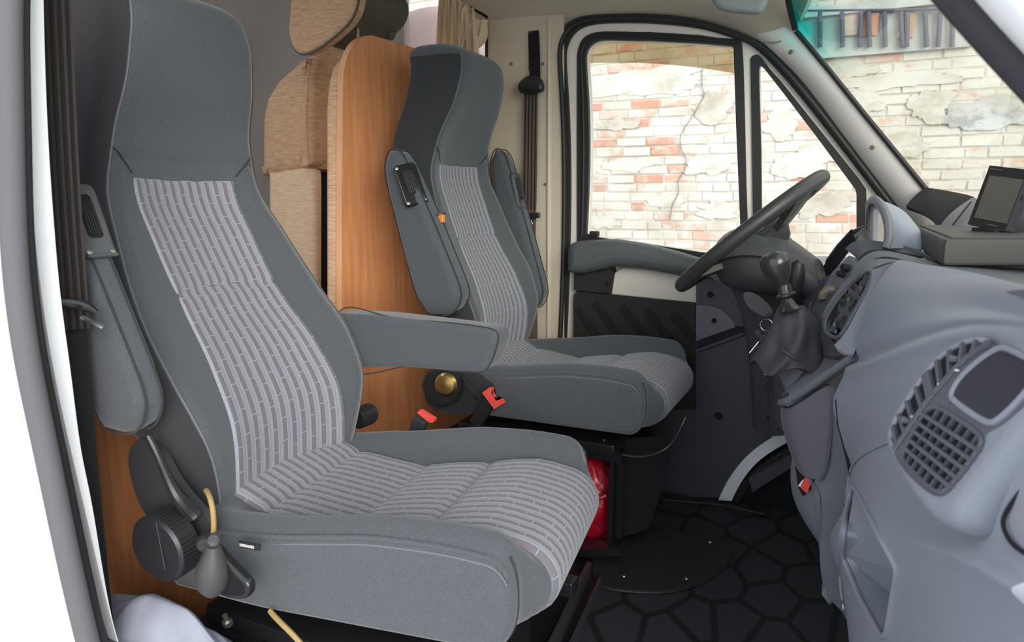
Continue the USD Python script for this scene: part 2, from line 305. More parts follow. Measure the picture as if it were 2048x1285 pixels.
def mat_floor():
    nd = {'tc': ('texture_coordinate', {}), 'mp': ('mapping', {'scale': (9.0, 6.4, 1.0), 'rotation': (0, 0, 0.25)}),
          'v': ('voronoi_texture', {'feature': 'distance_to_edge', 'dimensions': '2D', 'scale': 1.0, 'randomness': 0.72}), 'v2': ('voronoi_texture', {'feature': 'f1', 'dimensions': '2D', 'scale': 1.0, 'randomness': 0.72}),
          'r': ('rgb_ramp', {'ramp': [(0.0, (0.012, 0.0105, 0.011)), (0.05, (0.012, 0.0105, 0.011)), (0.085, (0.028, 0.029, 0.034)), (1, (0.032, 0.033, 0.039))]}),
          'n': ('noise_texture', {'scale': 300.0, 'detail': 2.0}), 'b': ('bump', {'strength': 0.3, 'distance': 0.001}), 'p': ('principled_bsdf', {'roughness': 0.75, 'specular_ior_level': 0.25})}
    M['floor_mat'] = usdkit.material(stage, '/World/Looks/floor_mat', nd, [('tc.object', 'mp.vector'), ('mp.vector', 'v.vector'), ('v.distance', 'r.fac'), ('r.color', 'p.base_color'), ('tc.object', 'n.vector'), ('n.fac', 'b.height'), ('b.normal', 'p.normal')], surface='p.BSDF')
mat_floor()
def mat_brick(name, base, wash, lo, hi, seed):
    """old brick under flaking whitewash"""
    nd = {'geo': ('geometry', {}), 'mp': ('mapping', {'location': (seed, 0, 0), 'scale': (1, 1, 1.6)}), 'n': ('noise_texture', {'scale': 5.5, 'detail': 6.0, 'roughness': 0.65}), 'oi': ('object_info', {}), 'ad': ('math', {'math_type': 'multiply_add', 'value2': 0.26, 'value3': -0.13}), 'sm': ('math', {'math_type': 'add'}),
          'r': ('rgb_ramp', {'ramp': [(lo, base), (hi, wash), (1.0, tuple(np.array(wash) * 1.04))]}), 'n2': ('noise_texture', {'scale': 2.2, 'detail': 4.0}), 'r2': ('rgb_ramp', {'ramp': [(0.32, (0.80, 0.76, 0.68)), (0.55, (1, 1, 1))]}),
          'mul': ('mix_color', {'blend_type': 'multiply', 'fac': 1.0}), 'bn': ('noise_texture', {'scale': 40.0, 'detail': 4.0}), 'b': ('bump', {'strength': 0.5, 'distance': 0.006}), 'p': ('principled_bsdf', {'roughness': 0.9, 'specular_ior_level': 0.1})}
    ln = [('geo.position', 'mp.vector'), ('mp.vector', 'n.vector'), ('oi.random', 'ad.value1'), ('ad.value', 'sm.value1'), ('n.fac', 'sm.value2'), ('sm.value', 'r.fac'), ('mp.vector', 'n2.vector'), ('n2.fac', 'r2.fac'), ('r.color', 'mul.a'), ('r2.color', 'mul.b'), ('mul.result', 'p.base_color'),
          ('geo.position', 'bn.vector'), ('bn.fac', 'b.height'), ('b.normal', 'p.normal')]
    M[name] = usdkit.material(stage, '/World/Looks/' + name, nd, ln, surface='p.BSDF')
mat_brick('brick_washed', (0.54, 0.37, 0.29), (0.56, 0.535, 0.485), 0.30, 0.42, 0.0)
mat_brick('brick_patchy', (0.52, 0.31, 0.23), (0.55, 0.515, 0.455), 0.44, 0.56, 3.0)
mat_brick('brick_red', (0.52, 0.28, 0.205), (0.55, 0.44, 0.37), 0.46, 0.60, 7.0)
mat_brick('mortar', (0.45, 0.41, 0.345), (0.54, 0.515, 0.465), 0.34, 0.46, 1.5)
mat_brick('plaster', (0.46, 0.435, 0.37), (0.55, 0.535, 0.485), 0.36, 0.5, 5.0)
mat_brick('plaster_grey', (0.34, 0.34, 0.33), (0.50, 0.51, 0.50), 0.40, 0.55, 9.0)
plain('cover_black', (0.012, 0.012, 0.012), 0.75, 0.25)
plain('pillar_seal', (0.05, 0.047, 0.057), 0.6, 0.3)
plain('plate_grey', (0.105, 0.11, 0.128), 0.5, 0.4, bump=0.1, bscale=1500)
plain('recess_dark', (0.035, 0.036, 0.046), 0.5, 0.4)
plain('hatch_grey', (0.020, 0.019, 0.020), 0.6, 0.3, bump=0.15, bscale=500)
plain('rail_steel', (0.03, 0.03, 0.032), 0.28, 0.6)
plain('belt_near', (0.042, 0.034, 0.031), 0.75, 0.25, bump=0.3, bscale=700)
plain('trim_plastic', (0.74, 0.70, 0.65), 0.5, 0.4, bump=0.06, bscale=900)
# ------------------------------------------------------------------ the setting
def structure(name, label, category='wall'): return thing(name, label, category, kind='structure')
# floor, camper shell
solo('floor', rbox((2.1, 1.66, 0.06), 0.004, (0.42, 0, -0.03)), 'floor_mat', 'dark cab floor covering with a pattern of large rounded pebbles', 'floor', kind='structure')
solo('ground', rbox((24, 24, 0.1), 0.01, (0, 0, -0.67)), 'asphalt', 'pale grey asphalt ground outside the van', 'ground', kind='structure')
cb = structure('wall_back', 'grey taupe rear wall and cupboard sides of the living area far behind the seats')
part(cb, 'rear_panel', rbox((0.05, 2.0, 2.1), 0.004, (-2.3, 0, 1.0)), 'grey_wall')
part(cb, 'cupboard_side', rbox((0.6, 0.03, 2.0), 0.004, (-1.72, 0.22, 1.0)), 'grey_wall')

solo('floor', rbox((1.75, 1.9, 0.06), 0.004, (-1.46, 0, -0.035)), 'grey_wall', 'grey living area floor behind the seats', 'floor', kind='structure')

# driver's side body: pillar, header, lower skin
wl = structure('wall_left', "beige plastic pillar trim and body side around the driver's door")
for sz, c in (((1.68, 0.04, 2.1), (-1.46, 0.93, 1.0)), ((0.40, 0.04, 1.0), (-0.42, 0.93, 0.45)), ((0.40, 0.04, 0.35), (-0.42, 0.93, 1.88))): part(wl, 'side_panel', rbox(sz, 0.004, c), 'grey_wall')
part(wl, 'side_window', T([(-.62, .93, .95), (-.22, .93, .95), (-.22, .93, 1.71), (-.62, .93, 1.71)], [(0, 1, 2), (0, 2, 3)]), 'side_glass', smooth=False)
YP = 0.79
def xz(pts, y): q = PY(pts, y); return [(a, c) for a, _, c in q]
def flat(pts, y, th, holes=(), smooth=0):
    """plate parallel to the door, its near face at y, outline measured in the photograph"""
    pg = Polygon(xz(pts, y), [xz(h, y) for h in holes]).buffer(0)
    return extr(pg, th, (0, y + th, 0), (1, 0, 0), (0, 0, 1))
def sm(pts, n=90, closed=False): return [tuple(q) for q in spl(np.array(pts, float), n, closed)]
slot = [(1056, 62), (1077, 60), (1079, 140), (1057, 142)]
part(wl, 'pillar_panel', flat([(974, 34), (1128, 30), (1128, 1000), (974, 1000)], YP, 0.03, [slot]), 'pillar_plastic')
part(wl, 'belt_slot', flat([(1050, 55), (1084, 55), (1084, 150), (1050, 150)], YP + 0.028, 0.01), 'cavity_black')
part(wl, 'pillar_bead', tube(PY([(1099, 36), (1098, 300), (1097, 690)], YP), 0.0075, 10, 20), 'pillar_plastic')
part(wl, 'pillar_bead', tube(PY([(1052, 64), (1051, 300), (1051, 690)], YP), 0.003, 8, 20), 'pillar_plastic')
part(wl, 'edge_strip', flat([(970, 34), (975, 34), (975, 620), (970, 620)], YP - 0.004, 0.02), 'rubber')
for a, b in ((1023, 128), (1086, 128), (1025, 367), (1091, 369), (1091, 561), (1061, 137)):
    part(wl, 'screw', revolve([(0, 0), (0.005, 0), (0.005, 0.003), (0.002, 0.0042), (0, 0.0036)], P(a, b, y=YP), (0, -1, 0), 12), 'screw_brown')
part(wl, 'lower_skin', rbox((2.6, 0.03, 1.35), 0.004, (0.55, 0.93, 0.08)), 'white_paint')
part(wl, 'footwell_side', flat([(1300, 930), (1640, 800), (1800, 800), (1800, 1100), (1300, 1100)], 0.80, 0.02), 'black_cloth')
arc_o = [(1436, 1001), (1447, 978), (1462, 952), (1490, 917), (1525, 888), (1566, 865)]; arc_i = [(1463, 1003), (1472, 984), (1488, 957), (1512, 928), (1543, 904), (1574, 886)]
part(wl, 'sill_arc', flat(sm(arc_o, 30) + sm(arc_i, 30)[::-1], 0.765, 0.03), 'arc_paint', label='white painted sill of the door opening, an arc')
part(wl, 'sill_gasket', tube(PY([(1474, 1003), (1490, 972), (1520, 940), (1560, 912), (1600, 892)], 0.775), 0.012, 8, 24), 'rubber')
part(wl, 'kick_ledge', flat([(1498, 960), (1590, 905), (1600, 925), (1505, 985)], 0.73, 0.04), 'dash_dark_plastic')

# ceiling, one curved headliner from side to side
cr = []
for y, zx in ((0.86, [(-0.35, 1.46), (0.05, 1.455), (0.24, 1.455), (0.45, 1.425), (0.56, 1.375), (0.64, 1.31)]), (0.80, [(-0.35, 1.497), (0.05, 1.487), (0.24, 1.488), (0.45, 1.455), (0.57, 1.405), (0.68, 1.318)]),
              (0.74, [(-0.35, 1.56), (0.05, 1.545), (0.24, 1.54), (0.45, 1.50), (0.6, 1.445), (0.735, 1.366)]), (0.62, [(-0.35, 1.60), (0.05, 1.60), (0.24, 1.59), (0.45, 1.56), (0.65, 1.545), (0.80, 1.475)]), (0.3, [(-0.35, 1.64), (0.05, 1.64), (0.24, 1.63), (0.45, 1.61), (0.7, 1.585), (0.92, 1.535)]), (0.0, [(-0.35, 1.65), (0.05, 1.65), (0.24, 1.64), (0.45, 1.62), (0.7, 1.60), (0.95, 1.545)])):
    cr.append([(x, y, z) for x, z in zx])
cr = cr + [[(x, -y, z) for x, y, z in r] for r in cr[-2::-1]]
cl = structure('ceiling', 'beige cab headliner curving down to the door tops', 'ceiling')
part(cl, 'headliner', sheet(patch(cr, 60, 40), 0.03, (0.4, 0, 0.5)), 'headliner')
for sz, c in (((0.75, 2.0, 0.05), (-1.95, 0, 2.05)), ((0.55, 2.0, 0.05), (-0.62, 0, 2.05)), ((0.70, 0.62, 0.05), (-1.23, 0.69, 2.05)), ((0.70, 0.62, 0.05), (-1.23, -0.69, 2.05))): part(cl, 'living_ceiling', rbox(sz, 0.004, c), 'headliner')
part(cl, 'roof_hatch', T([(-1.6, -.4, 2.06), (-.85, -.4, 2.06), (-.85, .4, 2.06), (-1.6, .4, 2.06)], [(0, 1, 2), (0, 2, 3)]), 'side_glass', smooth=False)
part(cl, 'sleeping_alcove', rbox((1.15, 2.40, 0.06), 0.01, (0.19, 0, 1.74)), 'white_paint')
part(cl, 'bulkhead', rbox((0.04, 2.0, 0.48), 0.004, (-0.36, 0, 1.86)), 'headliner')

# driver's door
dr = structure('door_1', "driver's door with black rubber seals around its side window and quarter light", 'door')
so = [(1108, 700), (1108, 110), (1113, 77), (1128, 52), (1150, 37), (1180, 30), (1240, 27), (1300, 27), (1380, 35), (1430, 47), (1475, 63), (1522, 84), (1577, 130), (1632, 197), (1685, 265), (1780, 392), (1840, 470)]
si = [(1131, 700), (1131, 115), (1135, 88), (1147, 67), (1165, 54), (1195, 47), (1240, 45), (1300, 46), (1370, 52), (1415, 60), (1450, 70), (1485, 82), (1514, 100), (1582, 172), (1651, 258), (1740, 372), (1800, 450)]
part(dr, 'opening_seal', flat(sm(so, 120, False) + sm(si, 120)[::-1], 0.792, 0.012), 'rubber')
part(dr, 'opening_seal_lip', tube(PY(sm([( (a[0]+b[0])/2, (a[1]+b[1])/2) for a, b in zip(so, si)], 120), 0.788), 0.008, 8), 'rubber')
mo = [(1154, 500), (1154, 112), (1158, 92), (1167, 76), (1182, 67), (1205, 63), (1300, 64), (1400, 70), (1480, 79), (1484, 90), (1490, 250), (1498, 500), (1499, 520), (1420, 535), (1300, 520), (1170, 505)]
mi = [(1172, 468), (1171, 112), (1176, 96), (1188, 85), (1205, 80), (1300, 81), (1400, 86), (1464, 92), (1467, 98), (1472, 250), (1480, 440), (1482, 512), (1400, 505), (1290, 488), (1200, 476)]
qo = [(1507, 500), (1504, 300), (1501, 122), (1505, 112), (1514, 109), (1522, 114), (1560, 160), (1603, 214), (1715, 354), (1732, 378), (1733, 395), (1731, 560), (1507, 560)]
qi = [(1524, 545), (1522, 300), (1517, 135), (1519, 128), (1525, 133), (1565, 184), (1640, 283), (1710, 378), (1713, 388), (1713, 545)]
ring = lambda q: sm(q, 110, True)
mo_s = [mo[0]] + sm(mo[1:7], 40) + sm(mo[7:12], 20) + mo[12:]; mi_s = sm(mi[0:6], 50) + mi[6:]; qo_s = [qo[0], qo[1]] + sm(qo[2:7], 30) + qo[7:]; 
hole = lambda q, k=1.0: q
fo = [(1120, 1000), (1120, 112), (1124, 82), (1138, 60), (1158, 45), (1190, 38), (1240, 36), (1300, 37), (1376, 44), (1425, 54), (1465, 68), (1500, 84), (1545, 116), (1610, 182), (1668, 260), (1760, 382), (1815, 460), (1815, 1000)]
part(dr, 'door_frame', flat([fo[0]] + sm(fo[1:-1], 90) + [fo[-1]], 0.8035, 0.045, [[(a, b) for a, b in mi_s], qi]), 'white_paint_inner', label='pale painted window frame of the door')
part(dr, 'window_seal', flat(mo_s, 0.798, 0.016, [mi_s]), 'rubber')
part(dr, 'quarter_seal', flat(qo_s, 0.798, 0.016, [qi]), 'rubber')
part(dr, 'seal_foot', rbox((0.03, 0.02, 0.018), 0.004, P(1189, 468, y=0.80)), 'rubber')
part(dr, 'seal_lip', tube(PY(sm([(1164, 470), (1163, 112), (1167, 94), (1178, 78), (1205, 71), (1300, 72), (1400, 78), (1474, 86)], 60), 0.797), 0.005, 8), 'rubber')
G = lambda q, y: flat(q, y, 0.0015)
def pane(q, y):
    v = PY(q, y); pg = Polygon([(a, c) for a, _, c in v]); a, f = trimesh.creation.triangulate_polygon(pg, engine='earcut'); return T(np.column_stack([a[:, 0], np.full(len(a), y), a[:, 1]]), f)
part(dr, 'window_pane', pane([(1160, 515), (1160, 70), (1490, 78), (1500, 530)], 0.832), 'side_glass', smooth=False)
part(dr, 'quarter_pane', pane([(1510, 555), (1506, 112), (1525, 112), (1725, 375), (1725, 555)], 0.832), 'side_glass', smooth=False)
part(dr, 'wind_deflector', sheet(patch([[P(a, b, y=y) for a, b in q] for q, y in (([(1130, 60), (1250, 55), (1350, 60), (1500, 72)], 0.90), ([(1130, 95), (1250, 92), (1350, 97), (1500, 110)], 0.905), ([(1130, 128), (1250, 125), (1350, 130), (1480, 148)], 0.90))], 6, 20), 0.003), 'visor_acrylic', label='smoke tinted wind deflector across the top of the window')
# inner door panel
YD = 0.775
part(dr, 'lower_panel', flat([(1147, 592), (1152, 583), (1390, 606), (1393, 740), (1388, 900), (1147, 900)], YD, 0.05), 'door_black')
for a, b in (((1160, 612), (1215, 690)), ((1195, 601), (1262, 690)), ((1250, 609), (1322, 700)), ((1300, 615), (1392, 735)), ((1352, 622), (1400, 680))):
    p, q = P(*a, y=YD), P(*b, y=YD); d = np.array([q[2] - p[2], 0, p[0] - q[0]]); d /= np.linalg.norm(d) + 1e-9; w = 0.030
    if d[0] > 0: d = -d
    s = loft([[p + [0, -0.006, 0], p + d * w + [0, 0.0, 0], p + d * w + [0, .008, 0], p + [0, .01, 0]], [q + [0, -0.006, 0], q + d * w + [0, 0.0, 0], q + d * w + [0, .008, 0], q + [0, .01, 0]]])
    part(dr, 'moulded_rib', s, 'door_black', smooth=False)
arm = [(1148, 582), (1147, 500), (1150, 486), (1165, 480), (1240, 476), (1300, 485), (1360, 500), (1420, 518), (1470, 545), (1400, 553), (1350, 545), (1290, 535), (1240, 533), (1215, 545), (1210, 583)]
def puffpx(pts, y, th, r, n=72, dome=0.0): return place(puff(np.array([(a, c) for a, c in xz(pts, y)]), th, r, n, 5, dome), (0, y, 0), (1, 0, 0), (0, 0, 1), (0, -1, 0))
part(dr, 'armrest_top', puffpx([(1148, 540), (1148, 498), (1152, 487), (1165, 481), (1240, 477), (1300, 486), (1360, 501), (1425, 520), (1470, 552), (1400, 556), (1350, 546), (1290, 535), (1240, 531), (1180, 545), (1160, 545)], 0.80, 0.075, 0.03), 'armrest_grey', label='grey sill cap of the door')
part(dr, 'pull_surround', flat([(1148, 581), (1148, 525), (1180, 530), (1222, 530), (1228, 548), (1222, 588)], 0.77, 0.05), 'door_black')
part(dr, 'pull_recess', puffpx([(1224, 588), (1226, 556), (1232, 545), (1250, 534), (1320, 538), (1440, 560), (1440, 612), (1392, 606)], 0.80, 0.02, 0.006), 'white_paint_inner', label='glossy pale painted metal in the door pull')
part(dr, 'front_panel', flat([(1392, 552), (1500, 545), (1540, 700), (1540, 900), (1490, 930), (1436, 996), (1300, 996), (1300, 820), (1392, 820)], 0.768, 0.05), 'door_grey')
part(dr, 'map_pocket_plate', flat(sm([(1392, 612), (1425, 614), (1452, 628), (1470, 650)], 20) + [(1470, 655), (1392, 682)], 0.760, 0.012), 'grey_plate', label='lighter grey plate above the map pocket')
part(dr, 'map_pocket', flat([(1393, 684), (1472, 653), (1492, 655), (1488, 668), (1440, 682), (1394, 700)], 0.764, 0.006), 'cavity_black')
part(dr, 'pocket_lip', tube(PY([(1394, 702), (1440, 686), (1488, 668)], 0.758), 0.006, 8, 14), 'door_grey')
for a, b, r in ((1428, 642, 0.006), (1420, 590, 0.007), (1437, 833, 0.010), (1214, 568, 0.004), (1158, 536, 0.004)):
    part(dr, 'screw', revolve([(0, 0.001), (r * .6, 0.001), (r, 0.004), (r * 1.2, 0.0015), (r * 1.2, -0.004), (0, -0.004)], P(a, b, y=0.755 if a > 1390 and b < 650 else 0.766), (0, -1, 0), 14), 'cavity_black')
part(dr, 'door_skin', rbox((1.2, 0.02, 0.8), 0.004, (0.62, 0.905, 0.36)), 'white_paint')

# windscreen pillar trim on the driver's side, windscreen
tr = structure('trim_1', "pale windscreen pillar trim above the steering wheel", 'trim')
tin = [(1505, 66), (1530, 92), (1590, 150), (1660, 240), (1720, 320), (1785, 405), (1850, 490)]
tmid = [(1545, 62), (1568, 92), (1625, 150), (1700, 240), (1760, 320), (1820, 395), (1885, 480)]
tout = [(1585, 45), (1592, 62), (1658, 140), (1726, 225), (1790, 303), (1853, 380), (1925, 470)]
part(tr, 'pillar_cover', sheet(patch([[P(a, b, y=0.80) for a, b in tin], [P(a, b, y=0.755) for a, b in tmid], [P(a, b, y=0.745) for a, b in tout]], 14, 40), 0.02), 'trim_plastic')
for a, b in ((1582, 105), (1745, 296)): part(tr, 'screw', revolve([(0, 0), (0.006, 0), (0.006, 0.004), (0.003, 0.005), (0, 0.003)], P(a, b, y=0.742), (-0.5, -0.8, 0.3), 12), 'screw_brown')
part(tr, 'joint_line', tube(PY([(1526, 84), (1555, 84), (1575, 76), (1590, 62)], 0.755), 0.0018, 6, 16), 'screw_brown')
ws = structure('window_1', 'large raked windscreen with a teal tinted shade band along its top', 'windscreen')
wg = []
e0, e1 = P(1592, 60, y=0.74), P(1853, 378, y=0.74)
ztop = ifn([0, 0.3, 0.62, 0.68, 0.74], [1.545, 1.535, 1.475, 1.43, 1.366])
for k in np.linspace(0, 1, 26):
    row = []
    for y in np.concatenate([np.linspace(-0.74, -0.6, 8), np.linspace(-0.55, 0.55, 19), np.linspace(0.6, 0.74, 8)]):
        z = 0.76 + (ztop(abs(y)) - 0.76) * k; kk = (z - e0[2]) / (e1[2] - e0[2]); b = 1 - (y / 0.74) ** 2
        row.append((e0[0] + (e1[0] - e0[0]) * kk + 0.26 * b * (1 - .15 * k), y, z))
    wg.append(row)
WG = np.array(wg); part(ws, 'windscreen_glass', loft(WG, closed=False), 'windshield_glass', smooth=True)
part(ws, 'edge_seal', tube(PY(tout[1:], 0.742), 0.0065, 8, 40, curve=False), 'rubber')
part(ws, 'top_seal', tube(WG[-1] + [0, 0, 0.0], 0.008, 8, curve=False), 'rubber')
part(ws, 'bottom_seal', tube(WG[0], 0.01, 8), 'rubber')

# passenger side: door pillar with its seals at the left edge, windscreen pillar at the upper right
wr = structure('wall_right', 'white passenger door pillar with a grey rubber seal at the left edge')
for sz, c in (((2.2, 0.04, 0.75), (-1.20, -0.93, 0.32)), ((2.2, 0.04, 0.30), (-1.20, -0.93, 1.90)), ((0.2, 0.04, 1.05), (-2.2, -0.93, 1.22)), ((0.45, 0.04, 1.05), (-0.32, -0.93, 1.22))): part(wr, 'side_panel', rbox(sz, 0.004, c), 'grey_wall')
part(wr, 'living_window', T([(-2.12, -.93, .68), (-.53, -.93, .68), (-.53, -.93, 1.77), (-2.12, -.93, 1.77)], [(0, 1, 2), (0, 2, 3)]), 'side_glass', smooth=False)
def flatx(pts, x, th):
    q = [P(a, b, x=x) for a, b in pts]; pg = Polygon([(p[1], p[2]) for p in q]).buffer(0)
    return extr(pg, th, (x - th, 0, 0), (0, 1, 0), (0, 0, 1))
sc = [(46, -140), (44, -60), (42, 26), (43, 150), (46, 300), (53, 500), (76, 700), (116, 900), (164, 1130), (200, 1285), (235, 1420)]
part(wr, 'outer_skin', flatx([(a - 24, b) for a, b in sm(sc, 60)] + [(-900, 1420), (-900, -140)], 0.05, 0.25), 'white_paint')
part(wr, 'door_seal', tube(spl([P(a - 24, b, x=0.056) for a, b in sc], 80), 0.0135, 12), 'seal_grey')
part(wr, 'door_seal_lip', tube(spl([P(a + 3, b, x=0.050) for a, b in sc], 80), 0.0075, 10), 'rubber')
fl = [(56, -140), (57, 0), (60, 200), (65, 400), (78, 550), (100, 700), (130, 850), (165, 1000), (200, 1150), (235, 1285)]
frr = [(86, -140), (87, 0), (95, 250), (108, 450), (122, 600), (142, 750), (162, 900), (182, 1000), (207, 1150), (237, 1285)]
part(wr, 'pillar_flange', flatx(sm(fl, 50) + sm(frr, 50)[::-1], 0.03, 0.02), 'white_paint')
part(wr, 'inner_trim', flatx(sm([(a - 14, b) for a, b in frr], 50) + [(205, 1285), (190, 1000), (160, 700), (138, 450), (120, 200), (108, 0), (100, -140)][:1] + sm([(216, 1320), (192, 1000), (160, 700), (140, 450), (124, 200), (112, 0), (104, -140)], 40), -0.03, 0.03), 'belt_dark')
ap = structure('trim_2', 'dark rubber edged passenger windscreen pillar crossing the upper right corner', 'trim')
def along(c, y): return [P(a, b, y=y) for a, b in c]
part(ap, 'pillar_seal', tube(along([(1560, -460), (1740, -245), (1838, -120), (1942, 0), (2048, 118), (2162, 240), (2332, 425), (2560, 690)], -0.74), 0.0160, 12, 30), 'pillar_seal')
part(ap, 'seal_edge', tube(along([(1520, -455), (1700, -240), (1796, -120), (1897, 0), (2003, 118), (2117, 240), (2290, 425), (2520, 690)], -0.735), 0.008, 10, 30), 'rubber')
part(ap, 'pillar_body', tube(along([(1720, -465), (1902, -245), (2004, -120), (2112, 0), (2218, 110), (2332, 225), (2502, 390), (2730, 640)], -0.78), 0.03, 12, 30), 'white_paint')
part(ap, 'front_wing', rbox((1.0, 0.03, 0.95), 0.004, (1.72, -0.90, 0.24)), 'white_paint')
bn = structure('wall_front', 'white bonnet of the van beyond the windscreen')
part(bn, 'bonnet', sheet(patch([[(1.46, -.82, .74), (1.54, 0, .78), (1.46, .82, .74)], [(1.8, -.80, .66), (1.9, 0, .70), (1.8, .80, .66)], [(2.1, -.74, .45), (2.2, 0, .48), (2.1, .74, .45)]], 12, 16), 0.01, (1.8, 0, 4)), 'white_paint')
# ------------------------------------------------------------------ the two cab seats
S_ = [-0.06, 0, 0.1, 0.2, 0.3, 0.42, 0.52, 0.6, 0.7, 0.78, 0.86]
XF = ifn(S_, [0.0, 0.03, 0.05, 0.022, -0.03, -0.078, -0.108, -0.094, -0.05, -0.032, -0.055])
HW = ifn([-0.06, 0, 0.06, 0.14, 0.22, 0.3, 0.4, 0.5, 0.56, 0.65, 0.75, 0.80, 0.86], [0.185, 0.198, 0.216, 0.240, 0.248, 0.238, 0.218, 0.193, 0.178, 0.162, 0.150, 0.142, 0.13])
TH = ifn([-0.06, 0.1, 0.3, 0.5, 0.7, 0.86], [0.13, 0.15, 0.15, 0.155, 0.185, 0.19])
DISH = ifn([-0.06, 0.0, 0.1, 0.3, 0.45, 0.52, 0.6, 0.72, 0.86], [0.02, 0.03, 0.036, 0.036, 0.036, 0.032, 0.024, 0.010, 0.0])
PW = ifn([-0.06, 0, 0.1, 0.2, 0.32, 0.42, 0.54], [0.148, 0.148, 0.145, 0.135, 0.120, 0.118, 0.114])
def front_x(s, y):
    h, t = HW(s), TH(s); k = np.clip(np.abs(y) / h, 0, 1)
    return XF(s) - t / 2 + t / 2 * (1 - k ** 4.5) ** (1 / 4.5) - DISH(s) * np.clip(1 - (k / 0.80) ** 2.4, 0, 1)
def back_ring(s, n=96, sc=1.0, sh=1.0):
    h, t = HW(s) * sh, TH(s); g = np.arange(n) * 2 * math.pi / n; c, q = np.cos(g), np.sin(g); e = 2 / 4.5
    y = h * np.sign(q) * np.abs(q) ** e * sc; x = t / 2 * np.sign(c) * np.abs(c) ** e
    d = np.where(c > 0, DISH(s) * np.clip(1 - (np.abs(y / (h + 1e-9)) / 0.80) ** 2.4, 0, 1), 0)
    return np.column_stack([XF(s) - t / 2 + x * sc - d, y, np.full(n, s)])
def backrest(s0, s1, n, top=False, crease=None):
    R = []
    for s in np.linspace(s0, s1, n):
        f = 1 - (0.035 * math.exp(-((s - crease) / 0.007) ** 2) if crease is not None else 0); R.append(back_ring(s, sc=f))
    if top:
        for a in np.linspace(0.12, 1, 9) * math.pi / 2:
            r = back_ring(s1 + 0.042 * math.sin(a)); c = r.mean(0); k = math.cos(a)
            r[:, 0] = c[0] + (r[:, 0] - c[0]) * (0.35 + 0.65 * k) - 0.01 * (1 - k); r[:, 1] *= 0.62 + 0.38 * k ** 0.8; R.append(r)
    else: pass
    return loft(R)
def cush_z(x):  # pad profile, arc parameter handled below
    return 0
# cushion section in the xz plane: closed ring of 72 points, first the top from the rear to the nose, then the bottom back
PADZ = ifn([-0.09, 0, 0.09, 0.2, 0.31, 0.40, 0.46, 0.60], [0.02, 0.0, -0.032, -0.045, -0.030, -0.014, -0.006, 0.0])
BOLZ = ifn([-0.09, 0, 0.1, 0.17, 0.25, 0.33, 0.42, 0.50, 0.6], [-0.025, -0.013, 0.0, 0.008, 0.021, 0.032, 0.035, 0.030, 0.02])
def cush_ring(v, n_top=44):
    """section of the cushion across at v: top from the rear to the nose, then the underside back"""
    v = abs(v); k = np.clip((v - 0.655) / 0.18, 0, 1); k = k * k * (3 - 2 * k); e = np.clip((v - 0.80) / 0.16, 0, 1)
    fx = 0.556 - 0.030 * k; rx = 0.105 - 0.06 * k; x = np.linspace(-0.07, fx - rx, n_top)
    z = PADZ(x) * (1 - k) + (BOLZ(x) - 0.020 * e * e) * k
    rz = (z[-1] + 0.128) / 2
    g = np.linspace(math.pi / 2, -math.pi / 2, 18)[1:]
    nx, nz = fx - rx + rx * np.abs(np.cos(g)) ** 0.8, z[-1] - rz + rz * np.sign(np.sin(g)) * np.abs(np.sin(g)) ** 0.9
    bx = np.linspace(nx[-1] - 0.03, -0.05, 12); bz = nz[-1] + (bx - nx[-1]) * 0.02
    rz_ = [(-0.085, -0.10), (-0.09, -0.05)]
    return np.vstack([np.column_stack([x, z]), np.column_stack([nx, nz]), np.column_stack([bx, bz]), rz_])
HC = 0.245
def hcx(x): return 1.0 - 0.08 * np.clip((0.12 - x) / 0.2, 0, 1)
def cushion():
    R = []
    for v in np.concatenate([[-1], np.linspace(-0.985, 0.985, 45), [1]]):
        r = cush_ring(v); e = max(0, (abs(v) - 0.92) / 0.08); ins = 0.018 * (1 - math.sqrt(max(0, 1 - e * e)))
        c = np.array([0.24, -0.07]); r = c + (r - c) * np.array([1 - ins / 0.33, 1 - ins / 0.09])
        y = v * HC * hcx(r[:, 0]); R.append(np.column_stack([r[:, 0], y, r[:, 1]]))
    return loft(R)
def cushion_pad():
    R, U = [], []; N = 41
    for v in np.linspace(-1, 1, N):
        vv = v * 0.66; r = cush_ring(vv)[:62]; t = np.gradient(r, axis=0); t /= np.linalg.norm(t, axis=1, keepdims=True); nn = np.stack([-t[:, 1], t[:, 0]], 1)
        arc = np.concatenate([[0], np.cumsum(np.linalg.norm(np.diff(r, axis=0), axis=1))])
        ed = (1 - abs(v)) / 0.07; o = 0.005 * min(1, ed) - 0.006 * max(0, 1 - ed)
        o = o * np.ones(len(r)) - 0.0055 * sum(np.exp(-((arc - a) / 0.008) ** 2) for a in (0.155, 0.295, 0.435)) + 0.004 * np.abs(np.sin((arc - 0.155) / 0.14 * math.pi)) ** 0.7 * min(1, ed * .6)
        p = r + nn * o[:, None]
        keep = slice(4, 62); y = vv * HC * hcx(p[:, 0]); R.append(np.column_stack([p[keep, 0], y[keep], p[keep, 1]])); U.append(np.column_stack([y[keep], arc[keep]]))
    R = np.array(R); return T(R.reshape(-1, 3), gridfaces(N, R.shape[1], False)), np.concatenate(U), R
